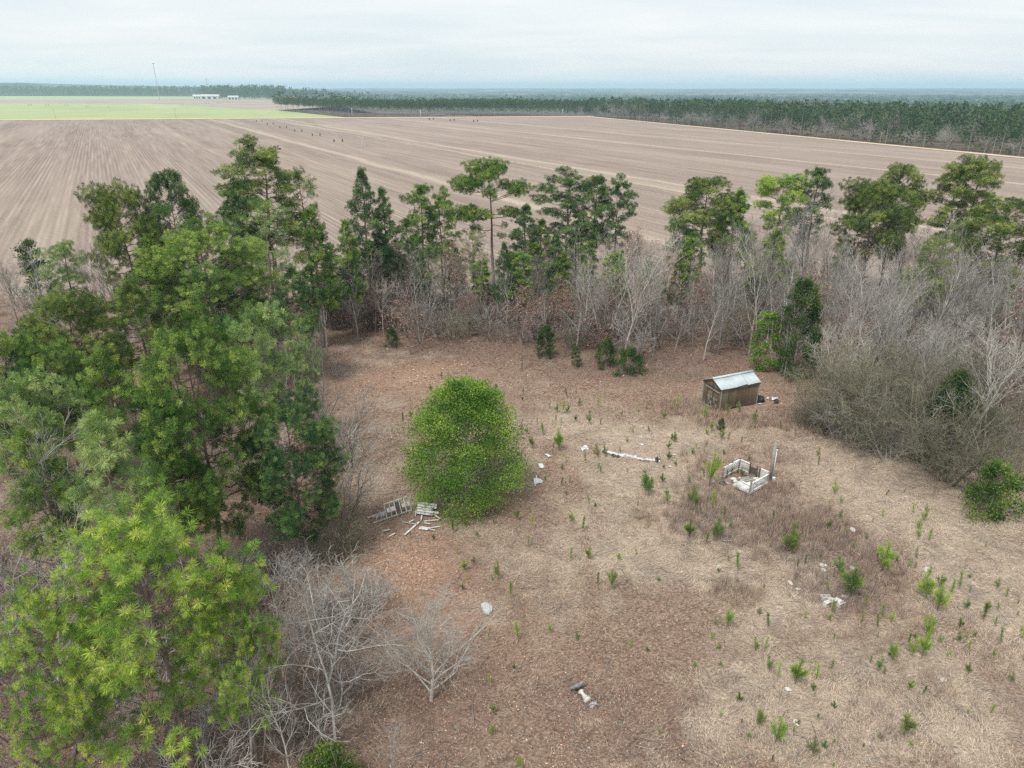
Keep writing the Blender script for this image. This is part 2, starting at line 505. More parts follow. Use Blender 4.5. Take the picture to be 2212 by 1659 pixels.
def field_mat():
    m, t, o = new_mat('stubble_field')
    geo = t.nodes.new('ShaderNodeNewGeometry')
    pos = geo.outputs['Position']
    mpn = t.nodes.new('ShaderNodeMapping'); mpn.vector_type = 'POINT'
    mpn.inputs['Rotation'].default_value = (0, 0, ROW_AZ)
    t.links.new(pos, mpn.inputs[0])                         # now x = across, y = along
    sp = t.nodes.new('ShaderNodeSeparateXYZ'); t.links.new(mpn.outputs[0], sp.inputs[0])
    def streak(sx, sy, detail=4, rough=0.6):
        mm = t.nodes.new('ShaderNodeMapping'); mm.inputs['Scale'].default_value = (sx, sy, 1)
        t.links.new(mpn.outputs[0], mm.inputs[0])
        return noise_n(t, 1.0, detail, rough, mm.outputs[0])
    row = streak(0.70, 0.022, 3, 0.55)
    broad = streak(0.055, 0.0028, 4, 0.6)
    patch = noise_n(t, 0.014, 5, 0.65, pos, 0.6)
    fine = noise_n(t, 1.1, 6, 0.8, pos)
    tone = attr_n(t, 'tone')
    c = mixc(t, maprange(t, row, 0.36, 0.66), (0.255, 0.205, 0.168), (0.450, 0.375, 0.308))
    c = mixc(t, math_n(t, 'MULTIPLY', maprange(t, tone, 0.0, 0.9, 1.0, 0.0), maprange(t, streak(0.10, 0.006, 3, 0.6), 0.36, 0.62, 0.25, 1.0)), c, (0.165, 0.124, 0.108))
    c = mixc(t, maprange(t, broad, 0.50, 0.72, 0.0, 0.62), c, (0.500, 0.430, 0.345))
    c = mixc(t, maprange(t, patch, 0.40, 0.66, 0.0, 0.50), c, (0.320, 0.262, 0.228))
    c = mixc(t, maprange(t, fine, 0.34, 0.66, 0.42, 0.0), c, (0.235, 0.180, 0.152))
    c = mixc(t, maprange(t, fine, 0.52, 0.74, 0.0, 0.5), c, (0.545, 0.465, 0.385))
    # pale turn strips of uncut straw across the field
    strips = None
    for off, wd in STRIPS:
        dd = math_n(t, 'ABSOLUTE', math_n(t, 'SUBTRACT', math_n(t, 'ADD', sp.outputs[0], math_n(t, 'MULTIPLY', math_n(t, 'SUBTRACT', patch, 0.5), 9.0)), off))
        s1 = maprange(t, dd, wd * 0.5, wd * 1.2, 1.0, 0.0)
        strips = s1 if strips is None else math_n(t, 'MAXIMUM', strips, s1)
    c = mixc(t, math_n(t, 'MULTIPLY', strips, maprange(t, fine, 0.35, 0.6, 0.10, 0.50)), c, (0.610, 0.520, 0.410))
    d = t.nodes.new('ShaderNodeBsdfDiffuse'); t.links.new(c, d.inputs[0])
    bn = t.nodes.new('ShaderNodeBump'); bn.inputs['Strength'].default_value = 0.8; bn.inputs['Distance'].default_value = 0.25
    t.links.new(fine, bn.inputs['Height']); t.links.new(bn.outputs[0], d.inputs['Normal'])
    t.links.new(d.outputs[0], o.inputs[0])
    return m

def across(x, y):
    return x * ROW_C[0] + y * ROW_C[1]
STRIPS = [(across(*V(980, 400)), 2.2), (across(*V(1260, 365)), 1.8), (across(*V(1700, 345)), 2.4), (across(*V(2000, 345)), 1.8), (across(*V(1560, 430)), 1.4)]
M['field'] = field_mat()

def simple_ground(name, stops, scale, bumpd=0.1, stretch=(1, 1, 1)):
    m, t, o = new_mat(name)
    geo = t.nodes.new('ShaderNodeNewGeometry')
    mm = t.nodes.new('ShaderNodeMapping'); mm.inputs['Scale'].default_value = stretch
    t.links.new(geo.outputs['Position'], mm.inputs[0])
    n1 = noise_n(t, scale, 7, 0.68, mm.outputs[0], 0.3)
    cr = t.nodes.new('ShaderNodeValToRGB')
    e = cr.color_ramp.elements
    while len(e) < len(stops): e.new(0.5)
    for i, (p, c) in enumerate(stops):
        e[i].position = p; e[i].color = (*c, 1)
    t.links.new(n1, cr.inputs[0])
    d = t.nodes.new('ShaderNodeBsdfDiffuse'); t.links.new(cr.outputs[0], d.inputs[0])
    t.links.new(d.outputs[0], o.inputs[0])
    return m
M['terrain'] = simple_ground('woodland_floor', [(0.3, (0.075, 0.065, 0.045)), (0.5, (0.115, 0.095, 0.068)), (0.7, (0.180, 0.145, 0.105))], 0.006)
M['winter_wheat'] = simple_ground('winter_wheat', [(0.3, (0.285, 0.345, 0.165)), (0.5, (0.345, 0.400, 0.205)), (0.7, (0.405, 0.445, 0.250))], 0.010, stretch=(1, 0.5, 1))
M['fallow'] = simple_ground('fallow_field', [(0.3, (0.27, 0.225, 0.190)), (0.5, (0.36, 0.30, 0.255)), (0.7, (0.44, 0.37, 0.31))], 0.012, stretch=(0.4, 1, 1))
M['sand'] = simple_ground('sandy_track', [(0.3, (0.50, 0.385, 0.275)), (0.5, (0.60, 0.475, 0.345)), (0.7, (0.68, 0.55, 0.42))], 0.05)
M['far_hill'] = simple_ground('far_wooded_hills', [(0.35, (0.035, 0.055, 0.035)), (0.5, (0.075, 0.095, 0.065)), (0.62, (0.22, 0.20, 0.15)), (0.7, (0.10, 0.11, 0.07))], 0.0022, stretch=(1, 0.4, 1))
# ================================================================== STRUCTURE
def sheet(name, pts, z, mat):
    bm = bmesh.new()
    bm.faces.new([bm.verts.new((p[0], p[1], z)) for p in pts])
    bmesh.ops.recalc_face_normals(bm, faces=bm.faces[:])
    m = bpy.data.meshes.new(name); bm.to_mesh(m); bm.free()
    if m.polygons[0].normal.z < 0: m.flip_normals()
    m.materials.append(mat)
    return struct(link(name, m))

def sst(a, b, v):
    t = np.clip((np.asarray(v, float) - a) / (b - a), 0, 1); return t * t * (3 - 2 * t)
def land_z(x, y):
    """lie of the land: level farmland, then a broad wooded valley beyond the plantation and the right-hand wood"""
    x = np.asarray(x, float); y = np.asarray(y, float)
    r = x / np.maximum(y, 1.0)
    return -0.9 - 24.0 * sst(860, 1500, y + np.maximum(x, 0) * 0.9) * sst(-0.33, -0.12, r)
def build_ground():
    ys = np.concatenate([np.linspace(-3000, 600, 8), np.linspace(700, 2400, 60), np.linspace(2600, 15000, 24)])
    xs = np.concatenate([np.linspace(-15000, -1700, 14), np.linspace(-1600, 2600, 85), np.linspace(2900, 15000, 14)])
    X, Y = np.meshgrid(xs, ys)
    i = np.arange(X.size).reshape(X.shape)
    f = np.stack([i[:-1, :-1].ravel(), i[:-1, 1:].ravel(), i[1:, 1:].ravel(), i[1:, :-1].ravel()], 1)
    m = mesh_np('ground', np.stack([X.ravel(), Y.ravel(), land_z(X.ravel(), Y.ravel())], 1), f, M['terrain'], None, True)
    struct(link('ground', m))
build_ground()

# the near clearing and the wood floor round it
def build_yard():
    xs = np.arange(-112, 112.01, 0.7); ys = np.arange(2, 106.3, 0.7)
    X, Y = np.meshgrid(xs, ys)
    x = X.ravel(); y = Y.ravel()
    z = (fnoise(x, y, 0.12, 3, 3) - 0.5) * 0.5 + (fnoise(x, y, 0.9, 3, 7) - 0.5) * 0.16
    z *= np.clip((104 - y) / 6, 0, 1)
    z -= np.clip((y - 101.5) / 2.5, 0, 1) * 0.5
    z -= np.clip((np.abs(x) - 108) / 3, 0, 1) * 0.8
    z -= np.clip((5 - y) / 3, 0, 1) * 0.8
    def blob(lst):
        t = np.zeros_like(x)
        for (cx, cy, rx, ry, k) in lst:
            p = V(cx, cy); q = V(cx + rx, cy); r = V(cx, max(cy - ry, 250)); r2 = V(cx, cy + ry)
            ax = abs(q[0] - p[0]); ay = (r[1] - r2[1]) / 2
            t += k * np.exp(-(((x - p[0]) / ax) ** 2 + ((y - (r[1] + r2[1]) / 2) / ay) ** 2))
        return t
    wob = fnoise(x, y, 0.16, 4, 12) - 0.5
    wob2 = fnoise(x, y, 0.5, 3, 21) - 0.5
    pale = blob([(1420, 1080, 130, 95, 0.9), (1560, 1130, 110, 60, 0.5), (1900, 1020, 190, 85, 0.95), (2120, 1130, 160, 80, 0.8),
                 (1460, 970, 90, 40, 0.6), (1230, 925, 110, 40, 0.55), (1450, 960, 120, 45, 0.45), (1700, 1330, 160, 80, 0.55),
                 (1950, 1500, 230, 140, 0.62), (1640, 1500, 110, 120, 0.45), (2170, 1330, 120, 140, 0.6), (1370, 1210, 120, 60, 0.4),
                 (1250, 1240, 120, 60, 0.3), (800, 960, 60, 90, 0.5), (790, 1060, 60, 60, 0.35), (1560, 1230, 80, 50, 0.7),
                 (1330, 1330, 90, 50, 0.25), (1850, 1220, 60, 50, -0.25), (1450, 1480, 120, 130, -0.25), (1600, 1100, 120, 50, -0.3),
                 (1000, 1560, 260, 130, -0.3), (2100, 1640, 140, 60, 0.4)])
    pale = pale * 1.2 + 0.26 * sst(-4, 10, x) * sst(70, 56, y) + wob * 1.2 + wob2 * 0.75 + (fnoise(x, y, 0.7, 3, 77) - 0.5) * 1.1
    for (p, q) in (((1262, 1200), (1392, 1700)), ((1330, 1200), (1500, 1700))):
        P0 = np.array(V(*p)); P1 = np.array(V(*q)); dd = (P1 - P0) / np.linalg.norm(P1 - P0)
        dist = np.abs((x - P0[0]) * dd[1] - (y - P0[1]) * dd[0]) + (wob2 + wob) * 0.5
        pale = pale - 0.42 * np.exp(-(dist / 0.42) ** 2) * sst(47, 40, y)
    orange = blob([(880, 1240, 140, 110, 1.0), (870, 820, 150, 36, 0.9), (960, 1460, 130, 70, 0.6), (1460, 990, 160, 60, 0.35), (1010, 1350, 150, 60, 0.5), (760, 1120, 60, 90, 0.5), (1600, 860, 160, 40, 0.5)]) + wob2 * 0.5
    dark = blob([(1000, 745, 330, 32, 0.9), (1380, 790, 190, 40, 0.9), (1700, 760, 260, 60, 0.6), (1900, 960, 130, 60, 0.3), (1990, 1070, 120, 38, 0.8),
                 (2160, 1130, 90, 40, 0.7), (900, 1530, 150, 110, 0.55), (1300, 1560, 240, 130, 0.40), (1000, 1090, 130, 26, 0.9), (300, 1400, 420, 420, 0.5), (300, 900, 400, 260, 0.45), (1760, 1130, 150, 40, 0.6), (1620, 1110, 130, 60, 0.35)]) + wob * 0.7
    nx, ny = len(xs), len(ys)
    i = np.arange(nx * ny).reshape(ny, nx)
    f = np.stack([i[:-1, :-1].ravel(), i[:-1, 1:].ravel(), i[1:, 1:].ravel(), i[1:, :-1].ravel()], 1)
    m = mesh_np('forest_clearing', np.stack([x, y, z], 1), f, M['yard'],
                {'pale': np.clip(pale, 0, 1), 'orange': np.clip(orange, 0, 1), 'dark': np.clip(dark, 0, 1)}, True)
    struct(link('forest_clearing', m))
    gi = dict(xs0=-112, ys0=2, nx=nx, ny=ny)
    return z.reshape(ny, nx), np.clip(pale, 0, 1).reshape(ny, nx), np.clip(dark, 0, 1).reshape(ny, nx), np.clip(orange, 0, 1).reshape(ny, nx)
ZG, PALE, DARK, ORANGE = build_yard()
def grid_at(Gd, x, y):
    fx = np.clip((np.asarray(x, float) + 112) / 0.7, 0, Gd.shape[1] - 1.001); fy = np.clip((np.asarray(y, float) - 2) / 0.7, 0, Gd.shape[0] - 1.001)
    ix = fx.astype(int); iy = fy.astype(int); ax = fx - ix; ay = fy - iy
    return (Gd[iy, ix] * (1 - ax) * (1 - ay) + Gd[iy, ix + 1] * ax * (1 - ay) + Gd[iy + 1, ix] * (1 - ax) * ay + Gd[iy + 1, ix + 1] * ax * ay)
def zat(x, y):
    return float(grid_at(ZG, x, y))

# ploughed stubble field: every row a ridge of its own
FIELD = [(-900, 99.0), (283, 99.0), (84, 790), (-900, 630)]
def build_field():
    cs = [across(*p) for p in FIELD]
    c0, c1 = min(cs), max(cs)
    pitch = 1.3
    vs = []; tone = []; idx = []; n = 0
    prev = None
    k = 0
    c = c0 + 0.2
    rngf = np.random.default_rng(5)
    while c < c1:
        # where this line crosses the field outline
        hits = []
        for i in range(4):
            p, q = FIELD[i], FIELD[(i + 1) % 4]
            a, b = across(*p), across(*q)
            if (a - c) * (b - c) < 0:
                u = (c - a) / (b - a)
                X = p[0] + (q[0] - p[0]) * u; Y = p[1] + (q[1] - p[1]) * u
                hits.append(X * ROW_D[0] + Y * ROW_D[1])
        if len(hits) >= 2:
            a0, a1 = min(hits), max(hits)
            SEG = 7
            tt = np.linspace(0, 1, SEG + 1) ** 1.6
            al = a0 + (a1 - a0) * tt
            X = ROW_C[0] * c + ROW_D[0] * al; Y = ROW_C[1] * c + ROW_D[1] * al
            hi = (k % 2 == 0)
            Z = np.full(SEG + 1, -0.10 + (0.13 if hi else 0.0)) + rngf.normal(0, 0.012, SEG + 1)
            vs.append(np.stack([X, Y, Z], 1)); tone.append(np.full(SEG + 1, (1.0 if hi else 0.0) * rngf.uniform(0.5, 1)))
            cur = np.arange(n, n + SEG + 1); n += SEG + 1
            if prev is not None:
                idx.append(np.stack([prev[:-1], cur[:-1], cur[1:], prev[1:]], 1))
            prev = cur
        c += pitch / 2; k += 1
    m = mesh_np('stubble_field', np.concatenate(vs), np.concatenate(idx), M['field'], {'tone': np.concatenate(tone)})
    if m.polygons[10].normal.z < 0: m.flip_normals()
    struct(link('stubble_field', m))
build_field()

# sandy tracks
def track(name, pts, width, z):
    v = []; f = []
    for i, p in enumerate(pts):
        a = pts[max(i - 1, 0)]; b = pts[min(i + 1, len(pts) - 1)]
        d = Vector((b[0] - a[0], b[1] - a[1])).normalized()
        nn = Vector((-d.y, d.x)) * width / 2
        v += [(p[0] + nn.x, p[1] + nn.y, z), (p[0] - nn.x, p[1] - nn.y, z)]
        if i: f.append((2 * i - 2, 2 * i - 1, 2 * i + 1, 2 * i))
    m = mesh_np(name, np.array(v), np.array(f), M['sand'])
    if m.polygons[0].normal.z < 0: m.flip_normals()
    return struct(link(name, m))
track('farm_road', [(-900, 640), (-474, 709), (-170, 760), (84, 800)], 17, 0.10)
track('field_margin_track', [(80, 794), (150, 560), (221, 318), (285, 95)], 6, 0.14)

# fields beyond the road
sheet('green_wheat_field', [(-1500, 552), (-474, 722), (-170, 774), (-315, 1020), (-700, 1460), (-2500, 1330)], -0.05, M['winter_wheat'])
sheet('fallow_field', [(-2600, 1332), (-700, 1462), (-317, 1022), (-260, 1500), (-700, 2260), (-1150, 1900), (-1800, 1750), (-3600, 1650)], -0.30, M['fallow'])
sheet('far_green_field', [(-3600, 1652), (-1800, 1752), (-1150, 1902), (-700, 2262), (-1106, 2660), (-1884, 2815), (-4200, 3000)], -0.30, M['winter_wheat'])
track('distant_dirt_road', [V(438, 212), V(425, 206.5), V(419, 203), V(416, 200.5)], 30, 0.4)

# wooded hills on the skyline
def build_hills():
    na, nr = 220, 40
    az = np.linspace(-1.0, 1.0, na)
    rr = np.concatenate([np.linspace(3500, 5600, 22), np.linspace(5900, 13500, 18)])
    A, R = np.meshgrid(az, rr)
    X = R * np.sin(A); Y = R * np.cos(A)
    left = sst(-0.10, -0.62, -A * -1.0) if False else np.clip((-A - 0.06) / 0.50, 0, 1)
    ridge = np.exp(-((R - 4700) / 650.0) ** 2)
    Hh = left * 44 * ridge + 9 * np.clip((R - 4200) / 6500, 0, 1)
    Hh = Hh + (fnoise(X.ravel(), Y.ravel(), 1 / 1300., 4, 30).reshape(X.shape) - 0.47) * 30 * np.clip((R - 3500) / 2500, 0.0, 1)
    Hh += (np.random.default_rng(3).random(X.shape)) * 5 * np.clip((R - 3500) / 1500, 0, 1)
    Hh = np.minimum(Hh, 52)
    Z = np.maximum(Hh, -2) + 0.6 + land_z(X, Y) * np.clip((9500 - R) / 5000, 0, 1)
    i = np.arange(na * nr).reshape(nr, na)
    f = np.stack([i[:-1, :-1].ravel(), i[:-1, 1:].ravel(), i[1:, 1:].ravel(), i[1:, :-1].ravel()], 1)
    m = mesh_np('hills', np.stack([X.ravel(), Y.ravel(), Z.ravel()], 1), f, M['far_hill'])
    if m.polygons[10].normal.z < 0: m.flip_normals()
    struct(link('hills', m))
build_hills()

# the air between: one even volume round everything
def build_haze():
    m, t, o = new_mat('haze_air')
    pv = t.nodes.new('ShaderNodeVolumePrincipled')
    pv.inputs['Color'].default_value = (0.58, 0.83, 1.0, 1)
    pv.inputs['Density'].default_value = 0.00015
    pv.inputs['Anisotropy'].default_value = 0.0
    t.links.new(pv.outputs[0], o.inputs['Volume'])
    me = box_mesh('haze', 32000, 19500, 117, m)
    ob = link('haze', me, None, (0, 6500, 117 / 2 - 27.0))
    ob['kind'] = 'stuff'; ob['label'] = 'thin blue haze lying over the far woods'; ob['category'] = 'haze'
build_haze()

# ================================================================== PLANT BUILDERS
def needles(Gm, P, D, tone, K, nl, nw, rng, axis=0.22, spread=(0.50, 1.50), droop=0.12):
    """tufts of needles: each needle a slim triangle"""
    P = np.asarray(P, float); D = np.asarray(D, float)
    Mn = len(P)
    D, A, B = frames(D)
    u = rng.random((Mn, K))
    th = spread[0] + (spread[1] - spread[0]) * (u ** 0.8) + rng.normal(0, 0.12, (Mn, K))
    ph = rng.random((Mn, K)) * 2 * PI
    dr = (D[:, None] * np.cos(th)[..., None] + (A[:, None] * np.cos(ph)[..., None] + B[:, None] * np.sin(ph)[..., None]) * np.sin(th)[..., None])
    base = P[:, None] - D[:, None] * (u * axis)[..., None]
    ln = nl * rng.uniform(0.75, 1.1, (Mn, K))
    tip = base + dr * ln[..., None]
    tip[..., 2] -= droop * ln
    side = np.cross(dr.reshape(-1, 3), rng.normal(size=(Mn * K, 3)))
    side /= np.maximum(np.linalg.norm(side, axis=1, keepdims=True), 1e-9)
    b = base.reshape(-1, 3); tp = tip.reshape(-1, 3)
    mid = b * 0.45 + tp * 0.55
    v = np.stack([b, mid + side * nw / 2, tp, mid - side * nw / 2], 1).reshape(-1, 3)
    n = Mn * K
    q = np.arange(n) * 4
    f = np.concatenate([np.stack([q, q + 1, q + 3], 1), np.stack([q + 1, q + 2, q + 3], 1)])
    tn = np.repeat(np.repeat(np.asarray(tone), K) + rng.normal(0, 0.05, n), 4)
    Gm.add(v, f, tn)

def needles1(Gm, P, D, tone, K, nl, nw, rng, axis=0.22, spread=(0.50, 1.50), droop=0.12):
    """cheaper: one triangle a needle bunch"""
    P = np.asarray(P, float); D = np.asarray(D, float)
    Mn = len(P)
    D, A, B = frames(D)
    u = rng.random((Mn, K))
    th = spread[0] + (spread[1] - spread[0]) * (u ** 0.8) + rng.normal(0, 0.12, (Mn, K))
    ph = rng.random((Mn, K)) * 2 * PI
    dr = (D[:, None] * np.cos(th)[..., None] + (A[:, None] * np.cos(ph)[..., None] + B[:, None] * np.sin(ph)[..., None]) * np.sin(th)[..., None])
    base = P[:, None] - D[:, None] * (u * axis)[..., None]
    ln = nl * rng.uniform(0.75, 1.1, (Mn, K))
    tip = base + dr * ln[..., None]
    tip[..., 2] -= droop * ln
    side = np.cross(dr.reshape(-1, 3), rng.normal(size=(Mn * K, 3)))
    side /= np.maximum(np.linalg.norm(side, axis=1, keepdims=True), 1e-9)
    b = base.reshape(-1, 3); tp = tip.reshape(-1, 3)
    v = np.stack([b, tp + side * nw / 2, tp - side * nw / 2], 1).reshape(-1, 3)
    n = Mn * K
    f = np.arange(n * 3).reshape(-1, 3)
    tn = np.repeat(np.repeat(np.asarray(tone), K) + rng.normal(0, 0.05, n), 3)
    Gm.add(v, f, tn)

def poly_tube(Gw, pts, r0, r1, n):
    pts = np.asarray(pts, float)
    r = np.linspace(r0, r1, len(pts))
    v, f = tubes(pts[:-1], pts[1:], r[:-1], r[1:], n)
    Gw.add(v, f)

CROWN_R = {}
def note(name, TP, nl):
    """true height of the grown tree; its crown radius is kept for fitting"""
    P = np.array(TP)
    CROWN_R[name] = float(np.percentile(np.hypot(P[:, 0], P[:, 1]), 96)) + nl * 0.5
    return float(P[:, 2].max()) + nl * 0.6

def pine_variant(name, seed, h, cb, cr, shape, K, nl, nw, dens=1.0, limbs=46, mat='pine_green', lod=0, flat=0.6, tilt=0.0, clusters=None, trunk_r=None, clump=1.0, mind=0.0):
    """returns (trunk mesh, branch mesh, crown mesh) for a pine of height h"""
    rng = np.random.default_rng(seed)
    Gt, Gb, Gc = Geo(), Geo(), Geo()
    r0 = trunk_r or (0.011 * h + 0.05)
    nz_ = 10
    zz = np.linspace(0, 1, nz_)
    off = np.cumsum(rng.normal(0, 0.006 * h, (nz_, 2)), axis=0); off -= off[0]
    off[:, 0] += tilt * h * zz ** 1.5
    tp = np.stack([off[:, 0], off[:, 1], zz * h * 0.985], 1)
    poly_tube(Gt, tp, r0, 0.025, 7)
    def trunk_at(z):
        k = np.clip(z / (h * 0.985), 0, 1) * (nz_ - 1); i = int(min(k, nz_ - 2)); u = k - i
        return tp[i] * (1 - u) + tp[i + 1] * u, r0 + (0.025 - r0) * z / h
    TP, TD, TT = [], [], []
    P0, P1, R0, R1 = [], [], [], []
    cells = {}
    def free(p):
        if mind <= 0: return True
        k = tuple(int(math.floor(c / mind)) for c in p)
        for a in (-1, 0, 1):
            for b in (-1, 0, 1):
                for c in (-1, 0, 1):
                    for q in cells.get((k[0] + a, k[1] + b, k[2] + c), ()):
                        if (q[0] - p[0]) ** 2 + (q[1] - p[1]) ** 2 + (q[2] - p[2]) ** 2 < mind * mind: return False
        cells.setdefault(k, []).append(tuple(p))
        return True
    def limb(z, az, Lh, el, rc, nt, tone0, sq=flat):
        s, rs = trunk_at(z)
        d = np.array([math.cos(az) * math.cos(el), math.sin(az) * math.cos(el), math.sin(el)])
        e = s + d * Lh
        n = 5
        bow = Lh * rng.uniform(-0.12, 0.02)
        pts = []
        for k in range(n + 1):
            u = k / n
            q = s * (1 - u) + e * u + np.array([0, 0, bow * math.sin(PI * u)]) + rng.normal(0, 0.03 * Lh, 3) * (0 < k < n)
            pts.append(q)
        pts = np.array(pts)
        rb = min(rs * 0.55, 0.018 + 0.022 * Lh)
        poly_tube(Gb, pts, rb, 0.012, 4)
        cen = pts[-1] * 0.72 + pts[2] * 0.28
        for q in range(nt):
            g = rng.normal(size=3); g /= np.linalg.norm(g)
            rad = rc * rng.random() ** 0.45
            tgt = cen + g * np.array([1, 1, sq]) * rad + np.array([0, 0, 0.15 * rc])
            tgt = tgt + d * (rng.random() * 0.5 * rc)
            k0 = rng.integers(2, n + 1); src = pts[k0] * 1.0
            dv = tgt - src
            if np.linalg.norm(dv) < 0.05 or not free(tgt): continue
            if q < nt * (0.8 if lod == 0 else 0.35):
                mid = (src + tgt) / 2 + np.array([0, 0, -0.08 * np.linalg.norm(dv)])
                P0.extend([src, mid]); P1.extend([mid, tgt]); R0.extend([0.014, 0.010]); R1.extend([0.010, 0.006])
            dd = dv / np.linalg.norm(dv) + g * 0.5 + np.array([0, 0, 0.75])
            TP.append(tgt); TD.append(dd); TT.append(np.clip(tone0 + rng.normal(0, 0.26), 0, 1))
        # tip
        TP.append(e); TD.append(d + np.array([0, 0, 0.5])); TT.append(tone0)
    if clusters:
        for (zf, az, Lf, elv, rc, nt) in clusters:
            limb(zf * h, az, Lf, elv, rc * 1.12, int(nt * dens), rng.uniform(0.35, 0.65), 0.58)
    else:
        for k in range(limbs):
            rel = (k + rng.random()) / limbs
            z = h * (cb + (0.985 - cb) * rel)
            az = k * 2.399 + rng.normal(0, 0.35)
            if shape == 'cone':
                R = cr * (1.02 - rel) ** 0.75 * (0.55 + 0.45 * min(1, rel * 6))
            elif shape == 'round':
                R = cr * max(0.22, math.sin(PI * (0.16 + 0.80 * rel))) ** 0.75
            elif shape == 'flat':
                R = cr * (0.50 + 0.55 * rel if rel < 0.7 else 0.95 * max(0.15, 1 - ((rel - 0.7) / 0.3) ** 2.2))
            else:  # open, irregular
                R = cr * (0.35 + 0.65 * rng.random()) * max(0.25, math.sin(PI * (0.22 + 0.72 * rel))) ** 0.6
            R *= rng.uniform(0.72, 1.12)
            el = -0.05 + 0.85 * rel + rng.normal(0, 0.10)
            Lh = R / max(math.cos(el), 0.45)
            rc = (0.30 * Lh + 0.22) * clump
            nt = int((5 + 9 * rc * rc + 3 * Lh) * dens)
            limb(z, az, Lh, el, rc, nt, rng.uniform(0.2, 0.8))
        # leader
        top = tp[-1]
        for q in range(int(7 * dens) + 3):
            g = rng.normal(size=3) * np.array([0.22, 0.22, 0.35]) * (0.5 + cr * 0.12)
            TP.append(top + g); TD.append(np.array([g[0], g[1], 0.6])); TT.append(rng.uniform(0.4, 0.8))
        # dead stubs under the crown
        for k in range(6):
            z = h * (cb * rng.uniform(0.45, 0.98)); az = rng.random() * 6.28; Lh = rng.uniform(0.5, 1.6)
            s, rs = trunk_at(z); d = np.array([math.cos(az), math.sin(az), rng.uniform(-0.2, 0.3)])
            poly_tube(Gb, [s, s + d * Lh * 0.5 + rng.normal(0, 0.05, 3), s + d * Lh + rng.normal(0, 0.1, 3)], 0.03, 0.008, 3)
    if P0:
        v, f = tubes(P0, P1, R0, R1, 3); Gb.add(v, f)
    fn = needles if lod == 0 else needles1
    fn(Gc, TP, TD, TT, K, nl, nw, rng)
    return (Gt.mesh(name + '_trunk', M['bark_pine'], True), Gb.mesh(name + '_branches', M['bark_pine'], True), Gc.mesh(name + '_crown', M[mat])), note(name, TP, nl)

def recolour(var, mat):
    (a, b, c), h = var
    c2 = c.copy(); c2.materials.clear(); c2.materials.append(M[mat])
    return (a, b, c2), h

def bare_variant(name, seed, h, mat, spread=0.55, kids=(9, 6, 5), trunk=1, lean=0.0, up=0.25, r0=None, wig=0.14, ang=(0.5, 1.0), crooked=1.0, leaves=None, start=0.3, twig=0.006, nlv=3):
    """leafless tree or shrub: (wood mesh, twig mesh, leaf mesh or None)"""
    rng = np.random.default_rng(seed)
    SEG = [[] for _ in range(5)]
    LP = []
    def branch(p, d, Ln, r, lv):
        n = (7, 5, 4, 3, 2)[lv]
        pts = [np.array(p, float)]
        dirs = []
        cur = np.array(d, float)
        for k in range(n):
            cur = cur + rng.normal(0, wig * crooked * (1.0 if lv else 0.5), 3) + np.array([0, 0, up * (0.10 if lv == 0 else 0.22)])
            cur /= np.linalg.norm(cur)
            pts.append(pts[-1] + cur * Ln / n); dirs.append(cur.copy())
        rr = np.linspace(r, max(r * (0.30 if lv == 0 else 0.22), twig * 0.7), n + 1)
        for k in range(n):
            SEG[lv].append((pts[k], pts[k + 1], rr[k], rr[k + 1]))
        if lv >= nlv:
            if leaves and rng.random() < leaves: LP.append(pts[-1])
            return
        nk = kids[min(lv, len(kids) - 1)]
        nk = max(2, int(round(nk * rng.uniform(0.75, 1.25))))
        st = start if lv == 0 else 0.22
        for q in range(nk):
            t = st + (1 - st) * (q + rng.random()) / nk
            t = min(t, 0.999)
            k = min(int(t * n), n - 1); u = t * n - k
            pp = pts[k] * (1 - u) + pts[k + 1] * u
            a = rng.uniform(*ang) * (1.0 - 0.35 * t)
            dd, A, B = frames(dirs[k][None])
            ph = q * 2.4 + rng.normal(0, 0.5)
            nd_ = dd[0] * math.cos(a) + (A[0] * math.cos(ph) + B[0] * math.sin(ph)) * math.sin(a)
            cl = Ln * (spread if lv == 0 else 0.58) * (1.12 - 0.62 * t) * rng.uniform(0.7, 1.2)
            branch(pp, nd_, cl, max(rr[k] * 0.62 * (1.0 if lv else rng.uniform(0.7, 1)), twig), lv + 1)
    for s in range(trunk):
        if trunk == 1:
            p, d, Ln, r = (0, 0, 0), (lean, 0, 1), h, r0 or (0.010 * h + 0.02)
        else:
            a = s * 2.4 + rng.random(); q = rng.uniform(0.12, 0.75)
            p = (math.cos(a) * 0.18 * trunk ** 0.5 * rng.random(), math.sin(a) * 0.18 * trunk ** 0.5 * rng.random(), 0)
            d = (math.cos(a) * q, math.sin(a) * q, 1); Ln = h * rng.uniform(0.7, 1.1); r = r0 or (0.008 * h + 0.012)
        dn = np.array(d, float); dn /= np.linalg.norm(dn)
        branch(p, dn, Ln, r, 0)
    Gw, Gt = Geo(), Geo()
    for lv, sg in enumerate(SEG):
        if not sg: continue
        a = [x[0] for x in sg]; b = [x[1] for x in sg]; c = [x[2] for x in sg]; d = [x[3] for x in sg]
        v, f = tubes(a, b, c, d, 6 if lv == 0 else 4 if lv == 1 else 3)
        (Gw if lv <= 1 else Gt).add(v, f)
    lf = None
    if leaves and LP:
        Gl = Geo()
        leaf_cards(Gl, np.repeat(np.array(LP), 5, axis=0), 0.10, 0.17, rng, jitter=0.16)
        lf = Gl.mesh(name + '_leaves', M['leaf_brown'])
    return (Gw.mesh(name + '_limbs', M[mat], True), Gt.mesh(name + '_twigs', M[mat]), lf), h

